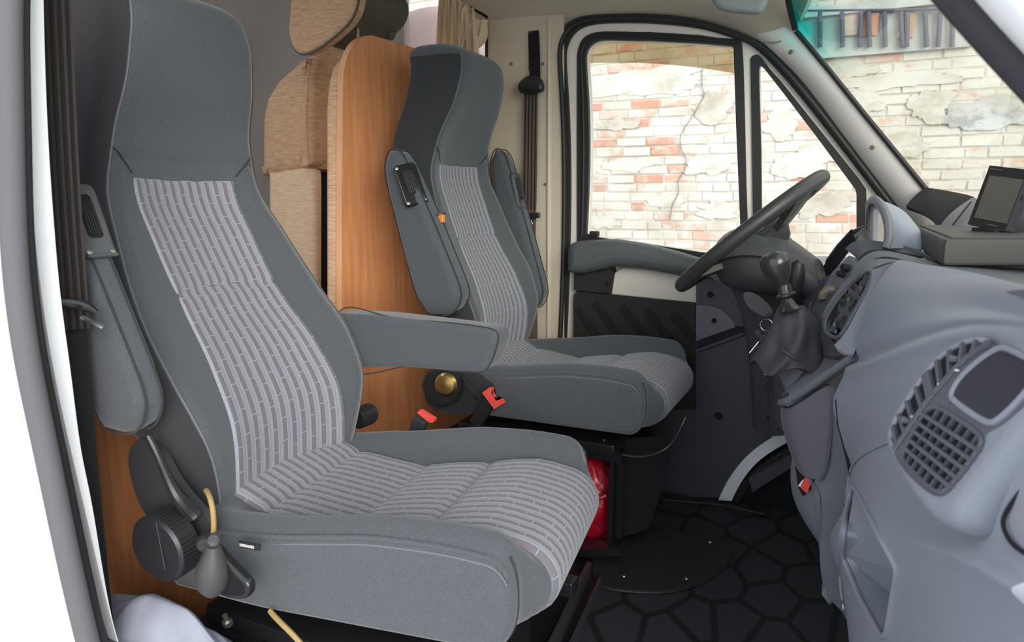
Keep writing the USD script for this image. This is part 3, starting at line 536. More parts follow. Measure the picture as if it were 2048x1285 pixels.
def cushion_line(v, a, b, off=0.003, n=50, inset=0.0):
    r = cush_ring(v); e = max(0, (abs(v) - 0.92) / 0.08); ins = 0.018 * (1 - math.sqrt(max(0, 1 - e * e))); c = np.array([0.24, -0.07]); r = c + (r - c) * np.array([1 - ins / 0.33, 1 - ins / 0.09])
    q = spl(r[a:b], n); t = np.gradient(q, axis=0); t /= np.linalg.norm(t, axis=1, keepdims=True); q = q + np.stack([-t[:, 1], t[:, 0]], 1) * off
    return np.column_stack([q[:, 0], v * HC * hcx(q[:, 0]), q[:, 1]])
ARM_UP = [(0.0, 0.0), (0.03, -0.03), (0.10, -0.045), (0.30, -0.062), (0.40, -0.066), (0.455, -0.05), (0.475, -0.005), (0.47, 0.03), (0.44, 0.058), (0.38, 0.062), (0.20, 0.05), (0.06, 0.036), (0.015, 0.025)]
def build_seat(name, label, loc, recline, tilt, scale, turn):
    t = thing(name, label, 'car seat', loc)
    a = math.radians(recline - 9); Rb = np.array([[math.cos(a), 0, -math.sin(a)], [0, 1, 0], [math.sin(a), 0, math.cos(a)]])
    b = math.radians(tilt); Rc = np.array([[math.cos(b), 0, -math.sin(b)], [0, 1, 0], [math.sin(b), 0, math.cos(b)]])
    L = np.asarray(loc); w_ = math.radians(turn); Rz = np.array([[math.cos(w_), -math.sin(w_), 0], [math.sin(w_), math.cos(w_), 0], [0, 0, 1]]); w2 = w_ * .25; Rb = np.array([[math.cos(w2), -math.sin(w2), 0], [math.sin(w2), math.cos(w2), 0], [0, 0, 1]]) @ Rb; Rc = Rz @ Rc
    def B(m):
        if isinstance(m, trimesh.Trimesh): m = m.copy(); m.vertices = np.asarray(m.vertices) @ Rb.T * scale + L + [0.012, 0, 0.0]; return m
        return np.asarray(m) @ Rb.T * scale + L + [0.012, 0, 0]
    def Cu(m):
        if isinstance(m, trimesh.Trimesh): m = m.copy(); m.vertices = np.asarray(m.vertices) @ Rc.T * scale + L; return m
        return np.asarray(m) @ Rc.T * scale + L
    bk = part(t, 'backrest', B(backrest(-0.07, 0.563, 60, crease=0.56)), 'seat_fabric')
    part(t, 'headrest', B(backrest(0.56, 0.815, 30, top=True, crease=0.56)), 'seat_fabric', label='dark grey integrated headrest')
    # striped centre panel of the backrest
    N, K = 70, 41; G = np.zeros((N, K, 3)); U = np.zeros((N, K, 2))
    for i, s in enumerate(np.linspace(-0.055, 0.542, N)):
        for j, v in enumerate(np.linspace(-1, 1, K)):
            y = v * PW(s); ed = (1 - abs(v)) / 0.06; es = (0.542 - s) / 0.02; o = 0.005 * min(1, ed, es) - 0.005 * max(0, 1 - min(ed, es))
            o -= 0.0045 * math.exp(-((s - 0.335 + 0.010 * abs(v)) / 0.008) ** 2)
            G[i, j] = (front_x(s, y) + o, y, s); U[i, j] = (v * PW(0.28), s)
    part(bk, 'striped_panel', B(T(G.reshape(-1, 3), gridfaces(N, K, False))), 'seat_pattern', uv=U.reshape(-1, 2), label='grey striped upholstery panel with pale blue dashes')
    for sg in (-1, 1):
        s = np.linspace(-0.04, 0.822, 70); x0_ = 1 - 0.024 / TH(s); yy = HW(s) * (1 - x0_ ** 4.5) ** (1 / 4.5) * sg
        part(bk, 'side_seam', B(tube(np.column_stack([XF(s) - 0.0118, yy + 0.001 * sg, s]), 0.0019, 6)), 'thread')
        s2 = np.linspace(0, 1, 12); p0 = np.array([PW(0.54) * sg, 0.54]); p1 = np.array([HW(0.585) * 0.93 * sg, 0.59])
        q = p0 + (p1 - p0) * s2[:, None]; part(bk, 'shoulder_seam', B(tube(np.column_stack([front_x(q[:, 1], q[:, 0]) + 0.0005, q[:, 0], q[:, 1]]), 0.0016, 6)), 'seat_fabric_side')
        # dark side gusset
        s = np.linspace(-0.05, 0.818, 40); rows = []
        for k in np.linspace(0, 1, 12):
            xx = np.clip(1 - 2 * (0.012 / TH(s) + k * 0.78), -1, 1); rows.append(np.column_stack([XF(s) - TH(s) / 2 + TH(s) / 2 * xx, HW(s) * (1 - np.abs(xx) ** 4.5) ** (1 / 4.5) * sg + 0.0045 * sg, s]))
        part(bk, 'side_gusset', B(sheet(np.array(rows), 0.003, (0, 10 * sg, 0.4))), 'seat_fabric_side')
    cu = part(t, 'cushion', Cu(cushion()), 'seat_fabric')
    m, uv, Rr = cushion_pad(); part(cu, 'striped_pad', Cu(m), 'seat_pattern', uv=uv, label='grey striped seat pad with cross seams')
    for sg in (-1, 1):
        l = cushion_line(0.972 * sg, 4, 49, 0.0025); part(cu, 'piping', Cu(tube(l, 0.0034, 8)), 'seat_fabric'); l2 = l + [0, 0.0042 * sg, -0.009]; part(cu, 'stitching', Cu(tube(l2, 0.0014, 5)), 'thread')
        v = 0.90 * sg; part(cu, 'front_seam', Cu(tube(cushion_line(v, 47, 62, 0.0, 24), 0.0022, 6)), 'seat_fabric_side')
    ux, uz = np.array([0, 0, -1.0]), None
    def arm(side, s_top, xoff, down=False):
        """padded armrest; local x along its length, y towards the front"""
        pm = puff(np.array(ARM_UP), 0.062, 0.018, 72, 5)
        y0 = HW(0.3) * side + (0.006 if side > 0 else -0.006)
        if not down:
            d = np.array([0.17, 0, -1.0]); d /= np.linalg.norm(d); f = np.array([d[2] * -1, 0, d[0]])
            o = np.array([xoff, y0, s_top]); pm = place(pm, o, d, f, np.array([0, side, 0]))
            return B(pm), lambda l, k: B(o + d * l + f * k + np.array([0, side, 0]) * 0.062), B(o) * 0, d, f
        return None
    return t, B, Cu, arm
def hang_arm(t, B, side, o, d, w, name_label, clasp='slot'):
    d = np.asarray(d, float) / np.linalg.norm(d); f = np.array([-d[2], 0, d[0]]); w = np.asarray(w, float)
    pm = place(puff(np.array(ARM_UP), 0.066, 0.02, 80, 5), o, d, f, w); ar = part(t, 'armrest', pm, 'seat_fabric', label=name_label)
    # welt lines of the cover
    ring = spl(np.array(ARM_UP), 80, True); sel = (ring[:, 0] > 0.02)
    c = ring.mean(0)
    for k in (0.014, 0.052):
        q = c + (ring - c) * 1.004; q3 = np.asarray(o) + q[:, :1] * d + q[:, 1:2] * f + w * k
        part(ar, 'welt', tube(q3, 0.0016, 5, closed=True), 'seat_fabric_side')
    return ar, (lambda l, k, h: np.asarray(o) + d * l + f * k + w * h)

# driver's seat (far) and passenger seat (near)
FAR = (0.0, 0.425, 0.500); NEAR = (0.0, -0.425, 0.448)
ds, dB, dC, darm = build_seat('driver_seat', "grey driver's seat with striped centre, behind the steering wheel", FAR, 9, -0.5, 0.97, 0)
ps, pB, pC, parm = build_seat('passenger_seat', 'large grey passenger seat with striped centre in the foreground', NEAR, 17, 0.0, 1.0, 8)


# armrests: those folded away lie along the backrests
def armset(t, px_top, px_bot, y, label, fw=1.0, th=0.066):
    o, e = P(*px_top, y=y), P(*px_bot, y=y); d = e - o; L = np.linalg.norm(d); d /= L; f = np.array([-d[2], 0, d[0]]); w = np.array([0, 1.0, 0]); k = L / 0.475
    ring = np.array(ARM_UP) * [k, fw]; pm = place(puff(ring, th, 0.02, 80, 5), o, d, f, w); ar = part(t, 'armrest', pm, 'seat_fabric', label=label)
    q = spl(ring, 80, True); c = q.mean(0)
    for h in (0.013, th - 0.013):
        q3 = o + (c + (q - c) * 1.003)[:, :1] * d + (c + (q - c) * 1.003)[:, 1:2] * f + w * h; part(ar, 'welt', tube(q3, 0.0017, 5, closed=True), 'seat_fabric_side')
    fr = lambda l, m, h: o + d * l + f * m + w * h
    return ar, fr, d, f, w
def bracket(ar, fr, d, f, w, l0, l1, mat, slot_mat, th=0.066, m=0.03, roll=0, hh=0.5):
    c = fr((l0 + l1) / 2, m, th * hh); L = l1 - l0; q = math.radians(roll); f, w = f * math.cos(q) - w * math.sin(q), w * math.cos(q) + f * math.sin(q)
    part(ar, 'hinge_bracket', place(puff(rring(L, th * 0.92, 0.012), 0.014, 0.005, 60, 4), c, d, w, f), mat, label='hinge bracket with a slot')
    part(ar, 'bracket_slot', place(puff(rring(L * 0.58, th * 0.42, 0.006), 0.004, 0.001, 40, 3), c + f * 0.012 - d * L * 0.05, d, w, f), slot_mat)
    for k in range(5): part(ar, 'slot_rib', place(rbox((L * 0.5, 0.0025, 0.002), 0.0008), c + f * 0.0165 - d * L * 0.05 + w * (k - 2) * th * 0.075, d, w, f), 'black_plastic')
    for a, b in ((-.42, -.33), (.42, .33), (.42, -.33)): part(ar, 'screw', revolve([(0, 0), (0.0042, 0), (0.0042, 0.002), (0.002, 0.0026), (0, 0.0022)], c + f * 0.013 + d * L * a + w * th * b, f, 10), 'steel_dull')
    part(ar, 'bracket_rim', tube([c + f * 0.014 + d * L * 0.47 + w * th * b for b in (-.42, -.2, 0, .2, .42)], 0.003, 8), mat)
A1 = armset(ds, (775, 300), (888, 632), 0.115, 'padded armrest folded against the aisle side of the backrest', 1.0); bracket(*A1, 0.048, 0.155, 'black_gloss', 'cavity_black', m=0.020, roll=38, hh=0.16)
part(A1[0], 'tension_clip', rbox((0.018, 0.014, 0.02), 0.003, A1[1](0.20, 0.052, 0.05)), 'orange_plastic', label='orange clip below the bracket')
part(A1[0], 'clip_pin', tube([A1[1](0.19, 0.055, 0.03), A1[1](0.188, 0.062, 0.062)], 0.003, 8), 'chrome')
A2 = armset(ds, (988, 298), (1058, 620), 0.645, 'padded armrest folded against the door side of the backrest', 0.9); bracket(*A2, 0.085, 0.20, 'dash_dark_plastic', 'cavity_black', m=0.028)
A3 = armset(ps, (40, 290), (244, 872), -0.735, 'padded armrest folded against the door side of the backrest', 0.95, 0.052); bracket(*A3, 0.078, 0.19, 'armrest_grey', 'cavity_black', 0.052, 0.040)
da = np.array([(a, c) for a, c in xz([(672, 627), (760, 632), (880, 646), (968, 657), (988, 664), (993, 680), (972, 738), (955, 747), (900, 744), (800, 736), (690, 738)], -0.175)])
A4 = part(ps, 'armrest', place(puff(da, 0.07, 0.012, 90, 4), (0, -0.105, 0), (1, 0, 0), (0, 0, 1), (0, -1, 0)), 'seat_fabric', label='padded armrest lowered to horizontal across the aisle')
part(A4, 'welt', tube(np.column_stack([spl(da, 80, True)[:, 0], np.full(80, -0.166), spl(da, 80, True)[:, 1]]), 0.0014, 5, closed=True), 'seat_fabric_side')

# hardware on the near side of the passenger seat
def ribbed_knob(t, c, axis, r, th, n, mat, name='recline_knob', face=None):
    a = np.asarray(axis, float); a /= np.linalg.norm(a); c = np.asarray(c, float)
    k = part(t, name, revolve([(0, 0), (r * .9, 0), (r * .96, th * .06), (r * .96, th * .86), (r * .88, th * .97), (r * .6, th * 1.0), (0, th * 1.0)], c, a, 48), mat)
    s = np.cross(a, (0, 0, 1.0)); s /= np.linalg.norm(s); u = np.cross(s, a); ribs = []
    for g in np.arange(n) * 2 * math.pi / n:
        d = s * math.cos(g) + u * math.sin(g); e = np.cross(a, d); ribs.append(place(rbox((r * .07, r * .075, th * .78), 0.0012), c + d * r * .965 + a * th * .46, d, e, a))
    part(k, 'grip_ribs', cat(ribs), mat); return k
K1 = ribbed_knob(ps, P(352, 1078, y=-0.69), (0.06, -1, -0.05), 0.052, 0.038, 48, 'black_plastic')
part(K1, 'mould_line', tube([P(312, 1045, y=-0.7285), P(330, 1140, y=-0.7295)], 0.0006, 5), 'dash_dark_plastic')
part(ps, 'side_bracket', flat(sm([(262, 895), (300, 880), (345, 950), (400, 1020), (420, 1060), (380, 1090), (300, 1040), (268, 980)], 50, True), -0.672, 0.012), 'shroud', label='dark side bracket of the recliner')
part(ps, 'recline_rod', tube([P(296, 872, y=-0.70), P(330, 945, y=-0.70), P(352, 990, y=-0.70), P(372, 1014, y=-0.69), P(392, 1034, y=-0.68)], [0.0055, 0.006, 0.0075, 0.011, 0.012], 10, 30), 'black_plastic')
part(ps, 'air_tube', tube([P(412, 982, y=-0.70), P(421, 1000, y=-0.712), P(426, 1025, y=-0.716), P(427, 1066, y=-0.716)], 0.0036, 10, 24), 'amber_tube', label='yellowed clear air tube of the lumbar pump')
bo = P(424, 1190, y=-0.715); bt = P(427, 1092, y=-0.715); ln = np.linalg.norm(bt - bo)
bulb = part(ps, 'lumbar_pump', revolve([(0, 0), (0.011, 0.002), (0.019, ln * .16), (0.0225, ln * .36), (0.0205, ln * .58), (0.014, ln * .82), (0.0095, ln), (0, ln)], bo, bt - bo, 32), 'bulb_rubber', label='dark rubber squeeze bulb')
part(bulb, 'valve', revolve([(0, 0), (0.011, 0), (0.012, 0.004), (0.012, 0.02), (0.009, 0.024), (0, 0.024)], P(416, 1077, y=-0.70), (0.55, -0.75, 0.05), 24), 'black_plastic')
part(bulb, 'valve_screw', revolve([(0, 0), (0.0085, 0), (0.0085, 0.010), (0.006, 0.012), (0, 0.011)], P(430, 1077, y=-0.72), (0.55, -0.75, 0.05), 20), 'bulb_rubber')
part(ps, 'height_lever', puffpx(sm([(428, 1080), (445, 1085), (475, 1118), (508, 1152), (515, 1170), (510, 1186), (490, 1190), (455, 1180), (432, 1130)], 60, True), -0.690, 0.016, 0.006), 'black_gloss')
tagq = [P(477, 1082, y=-0.672), P(520, 1090, y=-0.672), P(519, 1103, y=-0.672), P(479, 1096, y=-0.672)]
tg = part(ps, 'maker_tag', quadbox(tagq, 0.002), 'black_print', smooth=False, label='small black woven tag with white lettering')
tx = meshkit.text_mesh('ISRINGHAUSEN', 0.0042, 0.0004); tu = tagq[1] - tagq[0]; tu /= np.linalg.norm(tu); tv = np.cross([0, -1, 0], tu) * -1; tv = np.array([-tu[2], 0, tu[0]])
tx.apply_scale([0.028 / max(tx.extents[0], 1e-6), 1, 1]); part(tg, 'lettering', place(tx, tagq[3] + tu * 0.0015 + tv * 0.0028 + np.array([0, -0.0005, 0]), tu, tv, (0, -1, 0)), 'white_print', smooth=False)
K2 = ribbed_knob(ps, P(712, 838, y=-0.175), (0.1, 1, 0), 0.024, 0.05, 30, 'black_plastic')
part(K2, 'brass_insert', revolve([(0, 0), (0.012, 0), (0.012, 0.004), (0, 0.004)], P(706, 838, y=-0.176), (0.4, -1, 0), 16), 'brass')
pf = part(ps, 'seat_frame', rbox((0.46, 0.40, 0.03), 0.005, (0.24, -0.425, 0.255)), 'black_metal')
for y in (-0.62, -0.24): part(pf, 'rail', rbox((0.52, 0.035, 0.03), 0.004, (0.25, y, 0.225)), 'black_metal')
part(ps, 'pedestal', rbox((0.40, 0.38, 0.21), 0.008, (0.22, -0.425, 0.105)), 'black_metal')
part(pf, 'bolt', revolve([(0, 0), (0.008, 0), (0.008, 0.008), (0.004, 0.010), (0.004, 0.02), (0, 0.02)], P(457, 1250, y=-0.655), (0, -0.3, 1), 8), 'steel_dull', smooth=False)
part(pf, 'wire_sleeve', tube([P(540, 1222, y=-0.655), P(560, 1245, y=-0.66), P(590, 1275, y=-0.66), P(615, 1310, y=-0.65)], 0.004, 8, 20), 'amber_tube', label='pale orange wire sleeve')

# hardware of the driver's seat
K3 = ribbed_knob(ds, P(893, 770, y=0.175), (0.12, -1, 0.05), 0.052, 0.045, 44, 'black_plastic')
part(K3, 'amber_cap', revolve([(0, 0), (0.028, 0), (0.03, 0.006), (0.024, 0.012), (0.01, 0.014), (0, 0.014)], P(893, 769, y=0.13), (0.2, -1, 0.1), 28), 'brass', label='amber coloured metal cap in the knob')
part(ds, 'side_bracket', flat(sm([(850, 800), (900, 735), (950, 745), (985, 770), (985, 800), (930, 830)], 50, True), 0.19, 0.012), 'shroud')
part(ds, 'cable', tube([P(925, 755, y=0.16), P(945, 785, y=0.15), P(955, 800, y=0.16)], 0.003, 6, 14), 'black_plastic')
df = part(ds, 'seat_frame', rbox((0.44, 0.40, 0.03), 0.005, (0.21, 0.425, 0.315)), 'black_metal')
part(df, 'cross_bar', bar(P(1100, 888, y=0.26), P(1246, 916, y=0.26), 0.03, 0.022), 'black_metal')
part(df, 'post', bar(P(1228, 915, y=0.27), P(1222, 1092, y=0.27), 0.03, 0.012, (1, 0, 0)), 'black_metal')
part(df, 'post', bar(P(1242, 925, y=0.27), P(1238, 1075, y=0.27), 0.012, 0.018, (1, 0, 0)), 'black_metal')
part(df, 'foot_plate', bar(P(1140, 1100, y=0.25), P(1246, 1096, y=0.25), 0.05, 0.02), 'black_metal')
part(df, 'bolt', revolve([(0, 0), (0.008, 0), (0.008, 0.012), (0.004, 0.014), (0.004, 0.032), (0, 0.032)], P(1208, 903, y=0.255), (0, 0, 1), 10), 'chrome', smooth=False)
part(df, 'bush', rbox((0.022, 0.016, 0.016), 0.003, P(1192, 892, y=0.27)), 'brass')
part(df, 'slide_lever', tube([P(1236, 908, y=0.26), P(1270, 914, y=0.26), P(1305, 911, y=0.262), P(1335, 896, y=0.27), P(1352, 876, y=0.29), P(1372, 835, y=0.32)], 0.0048, 8, 30), 'black_metal')
part(ds, 'pedestal', rbox((0.36, 0.36, 0.26), 0.01, (0.06, 0.47, 0.13)), 'black_cloth')
part(ds, 'pedestal_cover', loft([[P(a, b, y=y) for a, b in ((1246, 878), (1330, 872), (1345, 900), (1318, 1000), (1296, 1060), (1246, 1074))] for y in (0.33, 0.52)]), 'black_cloth', smooth=False)

# buckles, bag under the seat
def buckle(label, ptop, pbot, y, wpx, body_mat, loc_y):
    a, b = P(*ptop, y=y), P(*pbot, y=y); t = thing('seat_belt_buckle', label, 'seat belt buckle', tuple(b)); d = (a - b); L = np.linalg.norm(d); d /= L; s = np.cross(d, (0, 1.0, 0)); s /= np.linalg.norm(s)
    part(t, 'body', place(rbox((0.034, 0.018, L), 0.005), (a + b) / 2, s, np.cross(d, s), d), body_mat)
    part(t, 'stalk', tube([b, b - d * 0.05], 0.006, 8), 'black_metal'); return t, a, b, d, s
t, a, b, d, s = buckle("buckle with red press button beside the driver's seat cushion", (985, 795), (950, 850), 0.165, 30, 'black_plastic', 0)
part(t, 'press_button', quadbox([P(964, 786, y=0.15), P(978, 776, y=0.15), P(984, 778, y=0.15), P(983, 786, y=0.15), P(992, 802, y=0.15), P(1001, 799, y=0.15), P(1007, 807, y=0.15), P(988, 819, y=0.15)], 0.012), 'red_plastic', smooth=False)
t, a, b, d, s = buckle('buckle with red press button behind the passenger cushion bolster', (842, 838), (822, 900), -0.10, 30, 'shroud', 0)
part(t, 'press_button', quadbox([P(834, 826, y=-0.108), P(839, 821, y=-0.108), P(868, 839, y=-0.108), P(866, 846, y=-0.108), P(858, 846, y=-0.108)], 0.012), 'red_plastic', smooth=False)
rb = P(1190, 1075, y=0.34)
bg = thing('plastic_bag', "crumpled red plastic bag stowed under the driver's seat", 'bag', (rb[0], rb[1], 0.02))
u, v = np.meshgrid(np.linspace(0, math.pi, 40), np.linspace(0, 2 * math.pi, 60)); pts = np.stack([np.sin(u) * np.cos(v), np.sin(u) * np.sin(v), np.cos(u)], -1)
rr = 1 + 0.28 * (meshkit.fbm(pts * 2.6 + 5, 4) - 0.5); c = P(1185, 1000, y=0.36); q = c + pts * rr[..., None] * np.array([0.075, 0.06, 0.125])
part(bg, 'body', loft(q.transpose(0, 1, 2)[:-1], closed=False), 'red_bag', smooth=True)
part(bg, 'fold', tube([P(1172, 990, y=0.295), P(1190, 998, y=0.285), P(1212, 992, y=0.295)], 0.006, 8, 16), 'red_bag')
# ------------------------------------------------------------------ dashboard
db = thing('dashboard', 'blue grey moulded dashboard with round cornered air vents and storage pockets', 'dashboard', (1.0, 0, 0))
def rows3(rows): return [[P(a, b, y=y) for a, b, y in r] for r in rows]
# passenger side: stations from the centre seam towards the passenger door, each from the top rear edge down to the knee
ST = [(0.0, [(1800, 520), (1778, 565), (1742, 640), (1708, 712), (1690, 748), (1668, 795), (1672, 840), (1690, 900), (1702, 948), (1690, 1020), (1682, 1100), (1690, 1200), (1705, 1330)]),
      (-0.20, [(1872, 533), (1850, 572), (1820, 625), (1776, 688), (1757, 735), (1742, 790), (1738, 845), (1738, 890), (1728, 915), (1722, 985), (1712, 1080), (1712, 1190), (1720, 1340)]),
      (-0.40, [(1948, 546), (1932, 585), (1915, 622), (1880, 656), (1862, 700), (1838, 765), (1822, 830), (1810, 885), (1800, 930), (1800, 1000), (1800, 1085), (1790, 1200), (1790, 1340)]),
      (-0.55, [(2012, 562), (2005, 600), (1998, 628), (1975, 645), (1965, 690), (1945, 760), (1925, 840), (1905, 910), (1890, 970), (1886, 1040), (1888, 1100), (1872, 1200), (1860, 1360)]),
      (-0.68, [(2110, 590), (2115, 625), (2120, 650), (2110, 668), (2100, 715), (2085, 790), (2060, 880), (2030, 960), (2006, 1030), (1996, 1090), (1992, 1145), (1975, 1230), (1955, 1390)]),
      (-0.76, [(2240, 640), (2250, 680), (2258, 705), (2250, 725), (2238, 770), (2215, 845), (2180, 940), (2140, 1020), (2110, 1090), (2090, 1145), (2080, 1195), (2065, 1270), (2040, 1420)])]
NU, NV = 220, 300
_rows = [make_interp_spline(np.arange(13), np.array([P(a, b, y=y) for a, b in r]), k=3)(np.linspace(0, 12, NV)) for y, r in ST]
DG = np.stack([spl(np.array(_rows)[:, j], NU) for j in range(NV)], 1)
_n = gnormals(DG); _n *= np.sign(np.sum(_n * (CAM - DG), -1).mean()); _v = np.linspace(0, 12, NV)
_d = np.where(_v < 3, 0.016 * np.sin(np.pi * np.clip(_v, 0, 3) / 3) ** 0.8, 0) - 0.009 * np.exp(-((_v - 3.1) / 0.28) ** 2) + 0.004 * np.exp(-((_v - 3.75) / 0.3) ** 2) + 0.018 * np.exp(-((_v - 9.9) / 0.5) ** 2)
_a = np.linalg.norm(DG[:, 0] - DG[:, int(NV / 4)], axis=1); _a = np.clip(_a / _a.max(), 0, 1)[:, None]
DG = DG + _n * (np.where(_v < 4.4, _d[None] * _a, _d[None])[..., None])
DPX = proj(DG.reshape(-1, 3)).reshape(NU, NV, 2)
from scipy.interpolate import LinearNDInterpolator
_s2 = (slice(None, None, 2),) * 2; _di = LinearNDInterpolator(DPX[_s2].reshape(-1, 2), DG[_s2].reshape(-1, 3)); DN = gnormals(DG); DN *= np.sign(np.sum(DN * (CAM - DG), -1).mean()); _dn = LinearNDInterpolator(DPX[_s2].reshape(-1, 2), DN[_s2].reshape(-1, 3))
def D(px, py, off=0.0):
    """point on the dashboard skin"""
    return np.asarray(_di(px, py)) + np.asarray(_dn(px, py)) * off
import shapely
POCKET = [(1703, 972), (1690, 1040), (1684, 1110), (1718, 1195), (1762, 1275), (1774, 1270), (1786, 1200), (1795, 1145), (1788, 1125), (1752, 1060), (1716, 985)]
pk = Polygon(POCKET); inside = shapely.contains_xy(pk, DPX[..., 0], DPX[..., 1])
f = gridfaces(NU, NV, False); keep = ~inside.reshape(-1)[f].any(1)
skin = T(DG.reshape(-1, 3), f[keep]); back = T((DG - DN * 0.008).reshape(-1, 3), f[keep][:, ::-1])
part(db, 'passenger_side', cat(skin, back), 'dash_plastic', smooth=True)
pp = np.array([D(a, b) for a, b in lin(POCKET + POCKET[:1], 60)[:-1]])
def DI(a, b, o): return D(a, b) - np.asarray(_dn(1740, 1130)) * 0 + np.array([0.9, 0.25, -0.1]) * o
up_in = [DI(a, b, o) for a, b, o in ((1705, 978, .004), (1693, 1040, .004), (1686, 1108, .005), (1780, 1150, .055), (1784, 1128, .05), (1750, 1062, .03))]
lo_in = [DI(a, b, o) for a, b, o in ((1686, 1108, .005), (1718, 1185, .03), (1760, 1262, .05), (1776, 1200, .07), (1780, 1150, .055))]
fan = lambda q: T(np.vstack([q, np.mean(q, 0)[None]]), [(i, (i + 1) % len(q), len(q)) for i in range(len(q))])
low = [np.array(q) + np.array([0.05, 0.02, -0.035]) * (i not in (0, 4)) for i, q in enumerate(lo_in)]
pc = part(db, 'storage_pocket', cat(loft([pp, pp + (np.mean(up_in + lo_in, 0) - pp) * 0.10 + np.array([.9, .25, -.1]) * .03, pp + np.array([.9, .25, -.1]) * .11 + (np.mean(up_in + lo_in, 0) - pp) * 0.10], caps=False), fan(up_in), fan(low)), 'dash_plastic', smooth=25, label='open pocket sunk into the lower dashboard')
part(pc, 'pocket_rim', tube(pp, 0.0046, 10, closed=True), 'dash_plastic')
part(db, 'joint_line', tube([D(a, b, 0.0005) for a, b in lin([(1672, 800), (1676, 850), (1690, 900), (1702, 945)], 30)], [0.0012, 0.0012, 0.0035], 6), 'cavity_black')
part(db, 'glovebox_edge', tube([D(a, b, 0.0022) for a, b in spl([(1703, 946), (1712, 925), (1738, 905), (1780, 886)], 30)], 0.0018, 6), 'dash_plastic')
part(db, 'lower_edge', tube([D(a, b, 0.001) for a, b in spl([(1700, 955), (1688, 1030), (1680, 1105), (1686, 1200)], 30)], 0.0028, 6), 'dash_plastic')
part(db, 'blank_plug', revolve([(0, 0.0015), (0.004, 0.0015), (0.005, 0)], D(1688, 1215, 0.001), np.asarray(_dn(1700, 1215)), 14), 'white_print')
ecv = DG[-1]; ecn = np.stack([ecv, ecv * [0, 1, 1] + [1.02, -0.02, 0] if False else np.column_stack([np.maximum(ecv[:, 0] + 0.04, 1.14), ecv[:, 1] - 0.015, ecv[:, 2]])]); part(db, 'end_cap', sheet(np.stack([ecn[0] * (1 - k) + ecn[1] * k for k in (0, .15, .5, 1)]), 0.006, (1.1, -3, 0.6)), 'dash_plastic')
# top deck under the windscreen
deck = patch([[P(1800, 520, y=0.0), P(1872, 533, y=-.2), P(1948, 546, y=-.4), P(2012, 562, y=-.55), P(2110, 590, y=-.68), P(2240, 640, y=-.76)],
              [(1.06, 0.0, 0.822), (1.08, -0.2, 0.823), (1.11, -0.4, 0.822), (1.13, -0.55, 0.82), (1.13, -0.68, 0.818), (1.12, -0.78, 0.81)], [(1.40, 0.0, 0.79), (1.39, -0.2, 0.79), (1.36, -0.4, 0.79), (1.31, -0.55, 0.79), (1.25, -0.68, 0.79), (1.2, -0.78, 0.79)]], 20, 40, smooth_u=False)
part(db, 'top_deck', sheet(deck, 0.01, (1.2, 0, 3)), 'dash_dark_plastic')
deck2 = patch([[(0.98, 0.0, 0.795), (0.96, 0.3, 0.785), (0.97, 0.5, 0.775), (1.0, 0.78, 0.77)], [(1.1, 0.0, 0.81), (1.1, 0.3, 0.80), (1.1, 0.5, 0.79), (1.1, 0.78, 0.78)], [(1.40, 0.0, 0.79), (1.38, 0.3, 0.79), (1.33, 0.5, 0.785), (1.2, 0.78, 0.78)]], 12, 20, smooth_u=False)
part(db, 'top_deck', sheet(deck2, 0.01, (1.2, 0, 3)), 'dash_dark_plastic')
part(db, 'firewall', sheet(patch([[(1.12, -0.78, 0.8), (1.12, 0.78, 0.8)], [(1.14, -0.78, 0.4), (1.14, 0.78, 0.4)], [(1.15, -0.78, -0.02), (1.15, 0.78, -0.02)]], 4, 4, False, False), 0.02), 'black_cloth')

# centre: vent housing cap, vent opening, bezel
part(db, 'vent_cap', sheet(patch(rows3([[(1743, 540, .05), (1737, 575, .045), (1712, 625, .04), (1688, 668, .035), (1668, 690, .03)], [(1770, 531, .03), (1760, 575, .022), (1730, 640, .018), (1702, 690, .015), (1682, 703, .012)], [(1797, 521, .0), (1778, 566, .0), (1742, 641, .0), (1716, 694, .0), (1706, 713, .0)]]), 16, 30), 0.006), 'dash_plastic')
part(db, 'cap_seam', tube([P(a, b, y=-0.002) for a, b in spl([(1789, 528), (1776, 568), (1741, 642), (1706, 714)], 24)], 0.0008, 6), 'cavity_black')
rim = [(1652, 662, .12), (1650, 645, .14), (1663, 618, .15), (1685, 588, .16), (1712, 562, .15), (1736, 545, .10), (1744, 545, .06), (1741, 562, .05), (1722, 602, .045), (1700, 640, .04), (1680, 672, .04), (1662, 672, .08)]
R3 = np.array([P(*q[:2], y=q[2]) for q in rim]); vr = spl(R3, 70, True)
vent = part(db, 'centre_vent', tube(vr, 0.0042, 10, closed=True), 'vent_grey', label='oval rim of the centre air vents')
part(vent, 'vent_cavity', loft([vr, vr + [0.03, 0, -0.01], vr.mean(0) + [0.03, 0, -0.01] + (vr - vr.mean(0)) * 0.05], caps=False), 'cavity_black')
for k, t in enumerate(np.linspace(0.09, 0.92, 9)):
    a = np.array([1664, 655]) * (1 - t) + np.array([1736, 556]) * t; wv = 20 * math.sin(math.pi * min(max(t, .12), .9)) + 3
    a1 = P(a[0] - wv * .75, a[1] - wv * .55, y=0.135); a2 = P(a[0] + wv * .7, a[1] + wv * .62, y=0.05)
    part(vent, 'vane', bar(a1 + [0.006, 0, 0], a2 + [0.006, 0, 0], 0.0035 if k % 3 else 0.007, 0.012), 'vent_grey' if k in (2, 5) else 'shroud')
part(vent, 'vane', bar(P(1662, 664, y=.09), P(1738, 550, y=.085), 0.004, 0.01), 'shroud')
